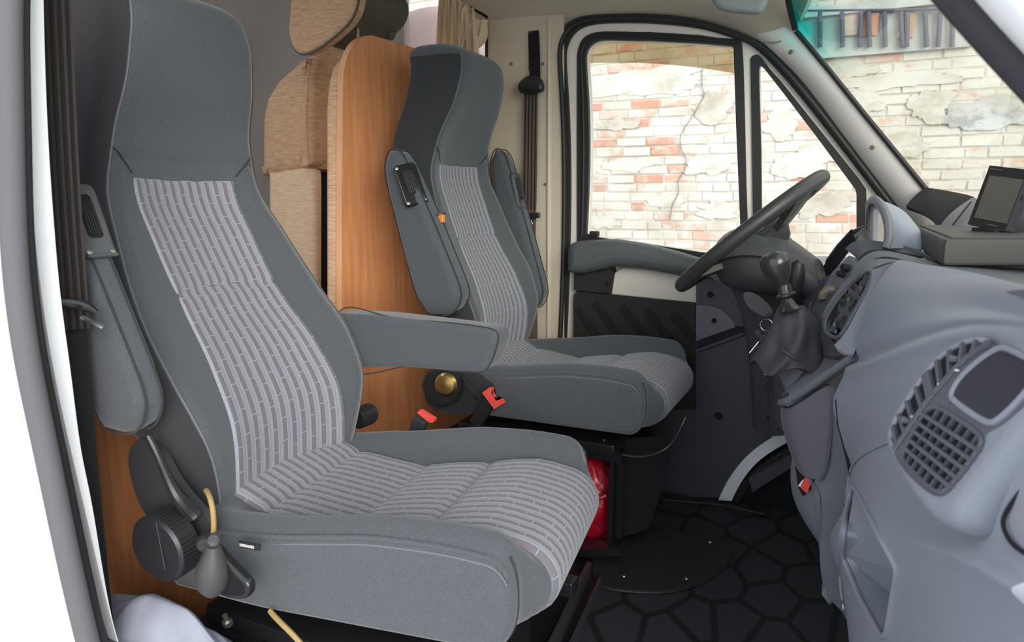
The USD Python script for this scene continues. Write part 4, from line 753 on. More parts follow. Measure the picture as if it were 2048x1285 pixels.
for a, b in ((1669, 650), (1672, 664), (1722, 578), (1697, 600)): part(vent, 'vent_slider', rbox((0.006, 0.012, 0.008), 0.002, P(a, b, y=.075)), 'vent_grey')
part(db, 'vent_bezel', sheet(patch(rows3([[(1640, 660, .16), (1645, 630, .17), (1668, 590, .18), (1700, 552, .19), (1728, 528, .17), (1760, 518, .12), (1800, 520, .0)], [(1650, 650, .145), (1652, 636, .155), (1674, 600, .165), (1706, 564, .16), (1735, 543, .11), (1762, 530, .06), (1797, 523, .0)]]), 5, 50), 0.006), 'dash_lower_plastic')
part(db, 'bezel_lip', sheet(patch(rows3([[(1700, 552, .20), (1715, 525, .22), (1745, 504, .22), (1790, 505, .18), (1850, 520, .05), (1890, 533, -.1)], [(1705, 560, .18), (1724, 536, .19), (1752, 517, .18), (1795, 517, .12), (1850, 530, .0), (1885, 540, -.12)]]), 8, 40), 0.012), 'dash_lower_plastic', label='curved grey bezel running over the centre vents')
part(db, 'instrument_lip', sheet(patch(rows3([[(1690, 498, .34), (1702, 487, .33), (1722, 480, .31), (1760, 483, .27), (1800, 490, .22), (1870, 515, .10)], [(1703, 508, .32), (1713, 497, .31), (1732, 489, .29), (1772, 492, .25), (1818, 501, .19), (1874, 522, .07)], [(1718, 521, .29), (1724, 510, .28), (1742, 501, .265), (1785, 502, .22), (1835, 511, .16), (1880, 530, .04)]]), 10, 40), 0.012), 'dash_lower_plastic', label='grey cowl lip above the switch plate')
part(db, 'switch_plate', quadbox([P(1646, 577, y=.24), P(1664, 545, y=.24), (P(1698, 511, y=.24)), P(1712, 527, y=.22), P(1697, 556, y=.215), P(1678, 579, y=.215)], 0.02), 'grey_plate', smooth=False, label='lavender grey switch plate')
for a, b, r in ((1697, 538, .008), (1688, 551, .006)): part(db, 'switch_knob', revolve([(0, 0), (r, 0), (r, .012), (r * .8, .015), (0, .015)], P(a, b, y=.215), (-0.8, -0.5, 0.3), 14), 'cavity_black')
part(db, 'console_cheek', sheet(patch(rows3([[(1640, 590, .24), (1628, 610, .22), (1622, 640, .2), (1635, 690, .18), (1640, 715, .18)], [(1668, 582, .2), (1655, 610, .19), (1645, 640, .16), (1655, 690, .10), (1665, 712, .06)], [(1690, 584, .2), (1676, 610, .17), (1660, 650, .13), (1668, 690, .05), (1706, 714, .0)]]), 10, 24), 0.008), 'dash_dark_plastic')
part(db, 'chrome_collar', tube([P(a, b, y=.21) for a, b in ((1645, 598), (1652, 583), (1664, 580), (1668, 590), (1655, 608))], 0.009, 10, 18), 'tan_plastic')
for k in range(3): part(db, 'dial_rib', tube([P(1622 + 7 * k, 604 + 10 * k, y=.205), P(1619 + 7 * k, 622 + 8 * k, y=.205), P(1626 + 6 * k, 640 + 6 * k, y=.205)], 0.0016, 6, 12), 'vent_grey')
# lower centre: trough, ashtray flap, trim cover
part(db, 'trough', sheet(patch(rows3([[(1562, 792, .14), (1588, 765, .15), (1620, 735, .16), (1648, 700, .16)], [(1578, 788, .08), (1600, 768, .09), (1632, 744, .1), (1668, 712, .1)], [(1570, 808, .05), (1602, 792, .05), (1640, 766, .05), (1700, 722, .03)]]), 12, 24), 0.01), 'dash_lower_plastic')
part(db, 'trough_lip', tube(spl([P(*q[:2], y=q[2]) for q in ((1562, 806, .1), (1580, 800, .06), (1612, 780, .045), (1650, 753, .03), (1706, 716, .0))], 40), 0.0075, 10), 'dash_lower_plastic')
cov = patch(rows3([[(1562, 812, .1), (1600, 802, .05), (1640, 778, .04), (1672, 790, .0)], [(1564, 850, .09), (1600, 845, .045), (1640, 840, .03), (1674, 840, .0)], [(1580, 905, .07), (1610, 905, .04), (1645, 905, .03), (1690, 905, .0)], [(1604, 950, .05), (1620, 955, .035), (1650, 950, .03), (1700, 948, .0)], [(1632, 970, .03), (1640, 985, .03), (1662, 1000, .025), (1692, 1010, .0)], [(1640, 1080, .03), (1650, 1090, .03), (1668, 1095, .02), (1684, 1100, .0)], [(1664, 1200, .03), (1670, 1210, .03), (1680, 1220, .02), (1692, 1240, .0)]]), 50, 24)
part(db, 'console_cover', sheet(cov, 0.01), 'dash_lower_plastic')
fab = patch(rows3([[(1566, 816, .092), (1600, 806, .044), (1640, 780, .034), (1662, 775, .015)], [(1567, 850, .084), (1600, 845, .038), (1640, 840, .024), (1660, 838, .012)], [(1583, 905, .064), (1610, 905, .034), (1640, 905, .024), (1654, 900, .015)], [(1608, 950, .045), (1618, 957, .03), (1632, 960, .026), (1640, 962, .022)]]), 30, 20)
part(db, 'fabric_cover', sheet(fab + (CAM - fab) / np.linalg.norm(CAM - fab, axis=-1, keepdims=True) * 0.004, 0.006), 'cover_fabric', label='grey textured cover panel of the centre console')
part(db, 'cover_joint', tube([P(a, b, y=y) for a, b, y in ((1566, 813, .087), (1600, 803, .038), (1640, 777, .028), (1658, 770, .01))], 0.0014, 6, 20), 'cavity_black')
nk = part(db, 'console_nook', sheet(patch(rows3([[(1592, 885, .10), (1610, 930, .06), (1640, 965, .03)], [(1582, 930, .10), (1612, 985, .05), (1650, 1000, .03)], [(1584, 985, .09), (1612, 1020, .05), (1655, 1045, .03)], [(1604, 1035, .08), (1630, 1065, .05), (1660, 1090, .03)], [(1640, 1090, .06), (1652, 1105, .05), (1668, 1120, .03)]]), 20, 16), 0.008), 'dash_lower_plastic')
hole_px = [(1593, 892, .088), (1612, 925, .052), (1627, 955, .034), (1622, 975, .038), (1605, 992, .055), (1596, 975, .07), (1590, 930, .085)]
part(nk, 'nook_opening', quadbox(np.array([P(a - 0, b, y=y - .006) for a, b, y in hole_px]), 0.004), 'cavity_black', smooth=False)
# ashtray block below the gear lever
part(db, 'gaiter_plinth', sheet(patch(rows3([[(1545, 742, .26), (1556, 712, .27), (1610, 672, .28)], [(1558, 752, .17), (1570, 722, .17), (1640, 672, .17)], [(1574, 790, .15), (1590, 765, .15), (1650, 700, .15)]]), 10, 14), 0.01), 'grey_plate')
part(db, 'plinth_joint', tube([P(1549, 728, y=.2), P(1592, 697, y=.2)], 0.0018, 6), 'cavity_black')
part(db, 'plinth_side', sheet(patch(rows3([[(1545, 742, .26), (1558, 752, .17), (1578, 790, .15)], [(1548, 790, .26), (1562, 800, .18), (1575, 810, .15)], [(1552, 860, .26), (1564, 860, .2), (1580, 880, .16)]]), 8, 10), 0.008), 'dash_dark_plastic')
# steering column lower cover and kick panel with perforated speaker field
lc = patch(rows3([[(1440, 545, .60), (1500, 560, .52), (1560, 575, .42), (1640, 560, .32), (1670, 540, .30)], [(1476, 610, .66), (1510, 620, .52), (1560, 640, .42), (1620, 620, .30), (1660, 600, .26)], [(1492, 680, .68), (1516, 690, .52), (1552, 700, .42), (1600, 690, .32), (1640, 680, .26)], [(1502, 780, .68), (1522, 785, .52), (1550, 790, .44), (1580, 790, .34), (1610, 780, .3)], [(1506, 850, .68), (1520, 865, .54), (1545, 872, .46), (1572, 870, .38), (1600, 860, .34)]])
             , 30, 30)
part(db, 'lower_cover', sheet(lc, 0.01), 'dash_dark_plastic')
_lci = LinearNDInterpolator(proj(lc.reshape(-1, 3)), lc.reshape(-1, 3))
def LCp(a, b, o=0.0):
    p = np.asarray(_lci(a, b)); return p + (CAM - p) / np.linalg.norm(CAM - p) * o
kp = sm([(1512, 700), (1530, 690), (1548, 702), (1560, 760), (1568, 850), (1560, 866), (1520, 860), (1511, 835)], 60, True)
kq = [LCp(a, b, 0.006) for a, b in kp if np.isfinite(LCp(a, b)).all()]
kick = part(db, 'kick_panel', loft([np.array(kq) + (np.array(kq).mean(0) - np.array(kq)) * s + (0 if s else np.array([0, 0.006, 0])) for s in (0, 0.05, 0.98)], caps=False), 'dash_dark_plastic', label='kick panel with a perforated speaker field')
dots = []
for i in range(26):
    for j in range(9):
        a, b = 1531 + j * 6.6 + (3.3 if i % 2 else 0), 704 + i * 5.6
        if not (abs(a - 1556 - (i - 13) * .3) < 28 - abs(i - 13) * 1.0 and b < 850 and a > 1527 and a < 1566): continue
        p = LCp(a, b, 0.0095)
        if np.isfinite(p).all(): dots.append(revolve([(0, 0.0006), (0.0026, 0.0006), (0.0028, 0)], p, CAM - p, 6))
if dots: part(kick, 'perforation', cat(dots), 'cavity_black', smooth=False, kind='stuff')
part(kick, 'screw', revolve([(0, 0), (0.007, 0), (0.007, 0.002), (0, 0.001)], LCp(1539, 838, 0.010), (0.3, -1, 0), 14), 'cavity_black')
# driver's side vent at the far end, instrument hood, corner cover
fv = part(db, 'driver_vent', quadbox([P(a, b, y=.60) for a, b in ((1645, 545), (1652, 520), (1672, 492), (1698, 464), (1728, 452), (1733, 470), (1712, 495), (1690, 505), (1665, 540), (1650, 575))], 0.05), 'black_plastic', smooth=False, label='black slatted side vent at the driver end')
for k in range(8):
    t = k / 7; a = np.array([1652, 538]) * (1 - t) + np.array([1704, 468]) * t
    part(fv, 'vane', bar(P(a[0] - 5, a[1] - 4, y=.585), P(a[0] + 13, a[1] + 9, y=.575), 0.006, 0.016), 'black_plastic')
part(db, 'vent_pod_back', sheet(patch(rows3([[(1716, 470, .5), (1726, 455, .56), (1740, 452, .6)], [(1705, 510, .42), (1730, 490, .4), (1745, 490, .4)]]), 5, 8), 0.01), 'dash_dark_plastic')
hood = part(db, 'instrument_hood', sheet(patch(rows3([[(1772, 498, .22), (1779, 470, .23), (1776, 440, .25), (1764, 412, .30), (1750, 399, .36), (1740, 404, .44), (1737, 430, .52), (1736, 495, .56)], [(1800, 497, .21), (1805, 470, .22), (1798, 438, .25), (1780, 412, .31), (1762, 401, .38), (1748, 405, .46), (1744, 430, .54), (1742, 495, .58)], [(1842, 500, .20), (1848, 478, .22), (1836, 455, .26), (1812, 426, .33), (1786, 410, .41), (1764, 408, .50), (1752, 430, .58), (1750, 495, .62)]]), 16, 50), 0.006), 'dash_plastic', label='arched instrument hood, open towards the driver')
part(hood, 'hood_rim', tube(spl([P(*q[:2], y=q[2]) for q in ((1772, 498, .22), (1778, 470, .23), (1775, 440, .25), (1763, 412, .30), (1750, 400, .36), (1741, 406, .44), (1739, 430, .52), (1738, 495, .56))], 50), 0.009, 10), 'dash_lower_plastic')
part(hood, 'cluster_floor', quadbox([P(1744, 492, y=.5), P(1768, 488, y=.26), P(1770, 500, y=.24), P(1744, 500, y=.5)], 0.02), 'dash_dark_plastic', smooth=False)
part(db, 'corner_cover', sheet(patch(rows3([[(1812, 412, .66), (1830, 392, .70), (1852, 375, .74)], [(1850, 430, .58), (1868, 398, .64), (1895, 382, .68)], [(1872, 452, .50), (1905, 412, .56), (1942, 392, .60)], [(1880, 475, .46), (1912, 430, .52), (1948, 397, .56)]]), 14, 14), 0.01), 'cover_black', label='black cover at the foot of the windscreen pillar')
part(db, 'corner_panel', sheet(patch(rows3([[(1876, 462, .46), (1900, 428, .52), (1946, 395, .56)], [(1905, 465, .36), (1930, 440, .40), (1962, 402, .46)], [(1960, 470, .2), (1970, 450, .26), (1990, 420, .34)]]), 10, 14), 0.01), 'grey_plate')
part(db, 'corner_joint', tube([P(1904, 452, y=.40), P(1942, 404, y=.46)], 0.0018, 6), 'cavity_black')

# passenger vent pod
N = np.array([-math.cos(.35) * math.cos(.35), -math.sin(.35) * math.cos(.35), math.sin(.35)]); PC = P(1884, 897, y=-0.595)
hv = np.array([math.sin(.35), -math.cos(.35), 0]); vv = np.cross(N, hv); vv = vv if vv[2] > 0 else -vv
def pod(a, b, o=0.0): return PN(a, b, PC + N * o, N)
def pod2(pts, o=0.0): q = np.array([pod(a, b, o) - PC for a, b in pts]); return np.stack([q @ hv, q @ vv], 1)
def onpod(m, o): return place(m, PC + N * o, hv, vv, N)
pout = sm([(1772, 892), (1776, 862), (1800, 812), (1842, 752), (1890, 702), (1940, 680), (1985, 680), (2040, 712), (2100, 760), (2080, 850), (2030, 925), (1965, 1008), (1935, 1046), (1905, 1056), (1865, 1040), (1812, 975)], 120, True)
pd = part(db, 'vent_pod', onpod(puff(pod2(pout, 0.0), 0.05, 0.02, 120, 5), -0.042), 'dash_plastic', label='rounded pod holding the passenger side vents')
plq = sm([(1790, 905), (1800, 885), (1836, 833), (1888, 768), (1950, 706), (1985, 691), (2046, 703), (2090, 733), (2078, 775), (2003, 852), (1975, 868), (1966, 890), (1903, 982), (1884, 994), (1860, 988), (1804, 935)], 90, True)
part(pd, 'front_plate', onpod(puff(pod2(plq, .008), 0.002, 0.0008, 100, 3), 0.0072), 'plate_grey', label='darker flat plate carrying grille and recess')
gq = sm([(1866, 816), (1880, 818), (1955, 868), (1963, 882), (1955, 900), (1900, 972), (1882, 985), (1866, 980), (1810, 925), (1808, 908), (1850, 828)], 70, True)
part(pd, 'grille_opening', onpod(puff(pod2(gq, .008), 0.003, 0.001, 80, 3), 0.0068), 'cavity_black')
GQ = Polygon(pod2(gq, .012)); 
def cell(p0, p1, w, h): return bar(p0, p1, w, h, N)
def clip(a, b):
    from shapely.geometry import LineString
    s = LineString([a, b]).intersection(GQ.buffer(0.001)); return None if s.is_empty or s.geom_type != 'LineString' else np.array(s.coords)
def w3(q, o): return PC + N * o + hv * q[0] + vv * q[1]
q2 = lambda a, b: pod2([(a, b)], .012)[0]
tl, trr, br_, bl = q2(1860, 815), q2(1968, 880), q2(1884, 990), q2(1803, 912)
for k in range(1, 6):
    t = k / 6; s = clip(tl * (1 - t) + bl * t + (tl - trr) * .2, trr * (1 - t) + br_ * t + (trr - tl) * .2)
    if s is not None: part(pd, 'grille_slat', cell(w3(s[0], .0125), w3(s[-1], .0125), 0.0034, 0.006), 'vent_grey')
for k in range(1, 7):
    t = k / 6.6; s = clip(tl * (1 - t) + trr * t + (tl - bl) * .2, bl * (1 - t) + br_ * t + (bl - tl) * .2)
    if s is not None: part(pd, 'grille_fin', cell(w3(s[0], .011), w3(s[-1], .011), 0.0022, 0.004), 'vent_grey')
g3 = np.array([w3(q, .0105) for q in spl(pod2(gq, .0105), 70, True)]); part(pd, 'grille_rim', tube(g3, 0.0022, 8, closed=True), 'vent_grey')
rq = sm([(1908, 800), (1905, 790), (1925, 755), (1985, 705), (2010, 697), (2046, 712), (2080, 735), (2070, 765), (1996, 842), (1978, 846), (1960, 838)], 70, True)
r2 = pod2(rq, .009); r3a = np.array([w3(q, .0095) for q in r2]); c3 = r3a.mean(0)
part(pd, 'recess', onpod(puff(r2, 0.003, 0.001, 80, 3), 0.0068), 'recess_dark', label='dark rectangular recess beside the grille')
part(pd, 'recess_rim', tube(r3a, 0.003, 8, closed=True), 'dash_plastic')
strip_o = [(1783, 878), (1790, 848), (1806, 818), (1834, 775), (1868, 730), (1905, 698), (1945, 682), (1975, 684)]
strip_i = [(1790, 900), (1812, 868), (1836, 832), (1862, 795), (1886, 768), (1915, 735), (1950, 705), (1984, 688)]
so_, si_ = spl(np.array(strip_o, float), 60), spl(np.array(strip_i, float), 60)
band = np.stack([[pod(*a, .0085) for a in so_], [pod(*a, .0085) for a in si_]]); part(pd, 'side_vent', sheet(band, 0.002), 'cavity_black', label='curved strip of nine vent cells')
part(pd, 'side_vent_rail', tube([pod(*a, .0095) for a in si_], 0.0035, 8), 'vent_grey'); part(pd, 'side_vent_rail', tube([pod(*a, .0085) for a in so_], 0.003, 8), 'dash_plastic')
for k in range(10):
    i = int(3 + k * 6.0); part(pd, 'side_vent_rib', bar(pod(*so_[min(i + 3, 59)], .0105), pod(*si_[max(i - 1, 0)], .0105), 0.004 if k != 4 else 0.011, 0.005, N), 'vent_grey')
for k in (1, 6): part(pd, 'vent_tab', rbox((0.009, 0.009, 0.006), 0.002, pod(*(so_[6 + k * 6] * .5 + si_[6 + k * 6] * .5), .012)), 'vent_grey')
for a, b in ((1914, 741), (1879, 769), (1826, 834)): part(pd, 'highlight_stud', rbox((0.004, 0.003, 0.002), 0.0008, pod(a, b, .0115)), 'white_print')
eg = sm([(2120, 880), (2048, 900), (2010, 1050), (2015, 1075), (2050, 1110), (2130, 1130)], 40)
part(db, 'end_panel_joint', tube([PN(a, b, D(2030, 1000), N) for a, b in ((2130, 880), (2080, 935), (2040, 985), (2008, 1035), (2008, 1058), (2022, 1085), (2060, 1112), (2120, 1130))], 0.002, 6, 40), 'cavity_black')

# steering wheel and column
w0, w1 = P(1368, 570, y=0.425), P(1645, 354, y=0.425); wc = (w0 + w1) / 2; wd = (w1 - w0); WR = np.linalg.norm(wd) / 2; wd /= np.linalg.norm(wd); wn = np.cross([0, 1.0, 0], wd); wn = wn if wn[0] < 0 else -wn
sw = thing('steering_wheel', 'black four spoke steering wheel seen nearly edge on', 'steering wheel', tuple(wc))
g = np.linspace(0, 2 * math.pi, 91)[:-1]; rimp = wc + WR * (np.cos(g)[:, None] * wd + np.sin(g)[:, None] * np.array([0, 1.0, 0]))
part(sw, 'rim', tube(rimp, 0.0165, 14, closed=True), 'wheel_rubber')
part(sw, 'hub', revolve([(0, -0.01), (0.075, -0.012), (0.085, -0.03), (0.07, -0.06), (0.04, -0.08), (0, -0.08)], wc - wn * 0.0, wn, 32), 'wheel_rubber')
for a in (35, 145, 215, 325):
    a = math.radians(a); d = math.cos(a) * wd + math.sin(a) * np.array([0, 1.0, 0]); part(sw, 'spoke', strap([wc + d * .06 - wn * .035, wc + d * .12 - wn * .022, wc + d * (WR - .005)], 0.035, 0.014, np.cross(d, wn), 14), 'wheel_rubber')
sc_ = thing('steering_shroud', 'dark grey steering column shroud behind the wheel', 'steering column', tuple(P(1560, 560, y=.425)))
cx = [((1440, 535), .034, .06), ((1456, 528), .058, .10), ((1490, 522), .075, .125), ((1530, 522), .080, .135), ((1570, 530), .078, .14), ((1610, 548), .070, .14), ((1650, 572), .060, .14)]
ring_ = []
for (a, b), hz, hy in cx:
    c = P(a, b, y=.45); t = np.arange(40) * 2 * math.pi / 40; e = .75
    ring_.append(c + np.stack([-0.35 * hz * np.sin(t), hy * np.sign(np.cos(t)) * np.abs(np.cos(t)) ** e, hz * np.sign(np.sin(t)) * np.abs(np.sin(t)) ** e], 1))
ring_ = np.stack([spl(np.array(ring_)[:, j], 40) for j in range(40)], 1)
shr = part(sc_, 'shroud', loft(ring_), 'shroud')
up_ = ring_[2:30, 1:20]; cc = ring_.mean(1)[2:30, None]; part(shr, 'upper_cap', sheet(cc + (up_ - cc) * 1.03, 0.004, (0.8, .4, 3)), 'dash_dark_plastic', label='grey upper half of the column shroud')
part(shr, 'cap_joint', tube((cc + (up_ - cc) * 1.035)[:, -1], 0.002, 6), 'cavity_black')
part(sc_, 'stalk', revolve([(0, 0), (0.010, 0.002), (0.016, .02), (0.0175, .045), (0.013, .068), (0, .076)], P(1590, 588, y=.30), (0.02, 0, 1), 20), 'black_plastic', label='black grip of a column stalk')
part(sc_, 'stalk_arm', tube([P(1592, 585, y=.30), P(1600, 610, y=.34), P(1602, 630, y=.40)], 0.007, 8, 12), 'black_plastic')
part(sc_, 'adjuster', loft([[P(a, b, y=y) for a, b in sm([(1487, 588), (1500, 584), (1525, 598), (1545, 622), (1540, 634), (1510, 625), (1492, 608)], 30, True)] for y in (.36, .40)]), 'black_gloss')

# gear lever
gl = thing('gear_lever', 'dashboard mounted gear lever with glossy dark knob and leather gaiter', 'gear lever', tuple(P(1590, 690, y=.15)))
kb, kt = P(1563, 578, y=.12), P(1546, 506, y=.12); ax = kt - kb; Lk = np.linalg.norm(ax)
part(gl, 'knob', revolve([(0, 0), (Lk * .12, Lk * .02), (Lk * .22, Lk * .16), (Lk * .34, Lk * .42), (Lk * .40, Lk * .66), (Lk * .385, Lk * .84), (Lk * .30, Lk * .96), (Lk * .14, Lk * 1.01), (0, Lk * 1.015)], kb, ax, 36), 'knob_gloss')
s0, s1 = P(1568, 575, y=.12), P(1580, 622, y=.12); L2 = np.linalg.norm(s0 - s1)
part(gl, 'shaft_collar', revolve([(0, 0), (.021, 0), (.022, L2 * .06), (.014, L2 * .25), (.010, L2 * .5), (.012, L2 * .62), (.019, L2 * .64), (.019, L2 * .72), (.014, L2 * .76), (.013, L2 * 1.1), (0, L2 * 1.1)], s1, s0 - s1, 28), 'knob_gloss')
rg = []
for a, b, r, sy in ((1584, 612, .020, .1), (1588, 635, .034, .3), (1590, 662, .042, .8), (1588, 690, .048, 1), (1580, 715, .056, 1), (1572, 732, .060, .8)):
    c = P(a, b, y=.15); t = np.arange(48) * 2 * math.pi / 48; k = 1 + sy * (.10 * np.sin(5 * t + b * .05) + .05 * np.sin(9 * t)); rg.append(c + np.stack([r * 1.1 * k * np.cos(t), r * k * np.sin(t), .012 * sy * np.sin(4 * t) + 0 * t], 1))
rg = np.stack([spl(np.array(rg)[:, j], 30) for j in range(48)], 1); gt = part(gl, 'gaiter', loft(rg), 'leather', label='creased dark leather gaiter')
part(gt, 'crease', tube([P(1565, 700, y=.10), P(1582, 712, y=.095), P(1600, 722, y=.1)], 0.004, 6, 12), 'leather')

# keys
ky = thing('key_bunch', 'key ring with keys hanging from the ignition by the gear lever', 'keys', tuple(P(1530, 690, y=.24)))
g = np.linspace(0, 2 * math.pi, 31)[:-1]; kc = P(1533, 651, y=.24); part(ky, 'ring', tube(kc + 0.0125 * np.stack([np.cos(g), 0.25 * np.sin(g), np.sin(g)], 1), 0.0012, 6, closed=True), 'chrome')
part(ky, 'key_head', place(puff(rring(.026, .020, .006), .006, .002, 30, 3), P(1530, 678, y=.24), (1, 0, 0), (0, 0, 1), (0, -1, 0)), 'black_plastic')
part(ky, 'key_head', place(puff(rring(.016, .024, .006), .006, .002, 30, 3), P(1518, 668, y=.25), (.8, 0, .6), (-.6, 0, .8), (0, -1, 0)), 'black_plastic')
part(ky, 'key_blade', bar(P(1518, 683, y=.24), P(1499, 706, y=.24), 0.006, 0.002), 'chrome')
part(ky, 'key_blade', bar(P(1528, 684, y=.245), P(1524, 722, y=.245), 0.005, 0.002), 'steel_dull')
part(ky, 'key_blade', bar(P(1534, 700, y=.24), P(1530, 750, y=.24), 0.007, 0.002), 'steel_dull')
part(ky, 'key_cap', bar(P(1531, 690, y=.24), P(1534, 722, y=.24), 0.012, 0.005), 'black_plastic')
part(ky, 'key_ring_small', tube(P(1521, 692, y=.24) + 0.008 * np.stack([np.cos(g) * .5, 0.3 * np.sin(g), np.sin(g)], 1), 0.001, 6, closed=True), 'chrome')

# tray and monitor on top of the dashboard
tb = P(1883, 533, y=-0.15); z0 = tb[2]; z1 = P(1888, 478, y=-0.15)[2]
A, B_, Cc = tb, P(1826, 490, z=z0), P(2048, 533, z=z0); ux = Cc - A; ux /= np.linalg.norm(ux); uy = B_ - A; wy = np.linalg.norm(uy); uy /= wy
tray = thing('dash_tray', 'black flat box lying on top of the dashboard', 'tray', tuple(A))
H = z1 - z0; LX = 0.30
part(tray, 'body', place(rbox((LX, wy, H), 0.006), A + ux * LX / 2 + uy * wy / 2 + np.array([0, 0, H / 2]), ux, uy, (0, 0, 1)), 'tray_plastic')
part(tray, 'lid', place(rbox((LX - .02, wy - .016, 0.004), 0.0015), A + ux * (LX / 2) + uy * wy / 2 + np.array([0, 0, H + .001]), ux, uy, (0, 0, 1)), 'tray_plastic')
mq = [(1935, 449), (1979, 332), (2075, 341), (2030, 468)]
ym = A[1] + wy * .45
mon = thing('monitor', 'small black tilted monitor with a glossy reflecting screen standing on the tray', 'monitor', tuple(P(1975, 455, y=ym)))
o = P(1935, 449, y=ym); tp = P(1979, 332, y=ym); rt = P(2030, 464, z=o[2]); mu = rt - o; W = np.linalg.norm(mu)
# screen faces the passenger door and tilts back
Q = [P(1935, 449, y=ym), P(2028, 468, y=ym - .055), P(2076, 342, y=ym - .05), P(1979, 331, y=ym + .005)]
part(mon, 'housing', quadbox(Q, 0.022), 'bezel_black', smooth=False)
qc = np.mean(Q, 0); nrm = np.cross(np.array(Q[1]) - Q[0], np.array(Q[3]) - Q[0]); nrm /= np.linalg.norm(nrm); nrm = nrm if nrm @ (CAM - qc) > 0 else -nrm
def mpt(u, v): return (np.array(Q[0]) * (1 - u) + np.array(Q[1]) * u) * (1 - v) + (np.array(Q[3]) * (1 - u) + np.array(Q[2]) * u) * v
part(mon, 'screen', quadbox([mpt(.09, .13) + nrm * .001, mpt(.80, .13) + nrm * .001, mpt(.80, .84) + nrm * .001, mpt(.09, .84) + nrm * .001], 0.0008), 'screen_glass', smooth=False)
part(mon, 'side_strip', quadbox([mpt(.82, .02) + nrm * .0012, mpt(.99, .02) + nrm * .0012, mpt(.99, .98) + nrm * .0012, mpt(.82, .98) + nrm * .0012], 0.0012), 'tan_plastic' if False else 'dash_dark_plastic', smooth=False)
part(mon, 'button', quadbox([mpt(.89, .52) + nrm * .002, mpt(.92, .52) + nrm * .002, mpt(.92, .60) + nrm * .002, mpt(.89, .60) + nrm * .002], 0.0012), 'black_plastic', smooth=False)
part(mon, 'front_button', quadbox([mpt(.42, .05) + nrm * .002, mpt(.62, .05) + nrm * .002, mpt(.62, .075) + nrm * .002, mpt(.42, .075) + nrm * .002], 0.0012), 'chrome', smooth=False)
part(mon, 'brand_mark', quadbox([mpt(.05, .94) + nrm * .0015, mpt(.30, .94) + nrm * .0015, mpt(.30, .955) + nrm * .0015, mpt(.05, .955) + nrm * .0015], 0.0005), 'vent_grey', smooth=False)
part(mon, 'stand', bar(P(1965, 462, y=ym), P(2010, 466, y=ym - .03), 0.05, 0.012), 'black_plastic')

# packet lying in the console nook
pkc = P(1610, 965, y=.045)
pk_ = thing('packet', 'small red and white packet stuck in the console nook', 'packet', tuple(pkc))
part(pk_, 'carton', quadbox([P(1600, 975, y=.045), P(1614, 988, y=.04), P(1623, 962, y=.028), P(1610, 955, y=.035)], 0.004), 'red_plastic', smooth=False)
part(pk_, 'white_panel', quadbox([P(1596, 972, y=.048), P(1603, 976, y=.044), P(1614, 960, y=.036), P(1613, 955, y=.036), P(1604, 962, y=.042)], 0.003), 'white_print', smooth=False)
part(pk_, 'green_mark', quadbox([P(1603, 970, y=.041), P(1606, 967, y=.04), P(1608, 964, y=.039), P(1605, 966, y=.04)], 0.001), 'green_print', smooth=False)

# ------------------------------------------------------------------ floor hardware
hp = sm([(1188, 1150), (1205, 1172), (1260, 1182), (1330, 1183), (1395, 1168), (1445, 1136), (1463, 1104), (1448, 1080), (1410, 1066), (1330, 1060), (1240, 1062), (1195, 1085)], 90, True)
h3 = np.array([P(a, b, z=0.008) for a, b in hp])
ht = thing('floor_hatch', 'dark rounded cover plate screwed to the cab floor', 'hatch', (h3[:, 0].mean(), h3[:, 1].mean(), 0))
part(ht, 'plate', place(puff(h3[:, :2], 0.009, 0.003, 90, 3), (0, 0, 0), (1, 0, 0), (0, 1, 0), (0, 0, 1)), 'hatch_grey')
part(ht, 'edge', tube(np.column_stack([h3[:, :2], np.full(len(h3), .005)]), 0.003, 6, closed=True), 'rubber')
for a, b in ((1373, 1158), (1248, 1153), (1420, 1085)): part(ht, 'screw', revolve([(0, 0), (.006, 0), (.005, .003), (0, .003)], P(a, b, z=.009), (0, 0, 1), 10), 'steel_dull')
rl = thing('floor_rail', 'black steel seat rail running along the floor beside the passenger seat', 'rail', tuple(P(1120, 1220, z=0)))
part(rl, 'channel', bar(P(1178, 1140, z=.02), P(1090, 1330, z=.02), 0.012, 0.04), 'rail_steel'); part(rl, 'channel', bar(P(1200, 1165, z=.012), P(1130, 1320, z=.012), 0.006, 0.024), 'rail_steel')
part(rl, 'bed_plate', loft([[P(a, b, z=z) for a, b in ((1020, 1100), (1196, 1090), (1205, 1165), (1120, 1330), (960, 1330))] for z in (0.001, 0.006)]), 'black_metal', smooth=False)
st = thing('floor_mat_edge', 'raised front edge of the floor covering by the pedals', 'mat edge', tuple(P(1430, 1005, z=0)))
part(st, 'edge', tube([P(a, b, z=.012) for a, b in ((1325, 1000), (1440, 1010), (1532, 1030), (1538, 985))], 0.004, 8, 30, curve=False), 'rubber')
# ------------------------------------------------------------------ living area behind the seats
XB = -0.32
def yz(pts, x): return np.array([P(a, b, x=x)[1:] for a, b in pts])
def plate_x(pts, x, th): return extr(Polygon(yz(pts, x)).buffer(0), th, (x - th, 0, 0), (0, 1, 0), (0, 0, 1))
bd = thing('wood_partition', "cherry wood partition board with a rounded corner behind the driver's seat", 'partition', (XB, 0.35, 0))
bo_ = sm([(684, 900), (684, 500), (685, 250), (687, 160)], 12) + sm([(687, 160), (690, 132), (699, 104), (712, 84), (730, 73), (750, 73)], 24) + [(800, 88), (860, 106), (960, 138), (960, 900)]
part(bd, 'board', plate_x(bo_, XB, 0.018), 'cherry_wood')
e3 = np.array([P(a, b, x=XB + .0005) for a, b in bo_[:38]]); part(bd, 'edge_band', strap(e3 + [-0.009, 0, 0], 0.0185, 0.002, (1, 0, 0)), 'wood_edge')
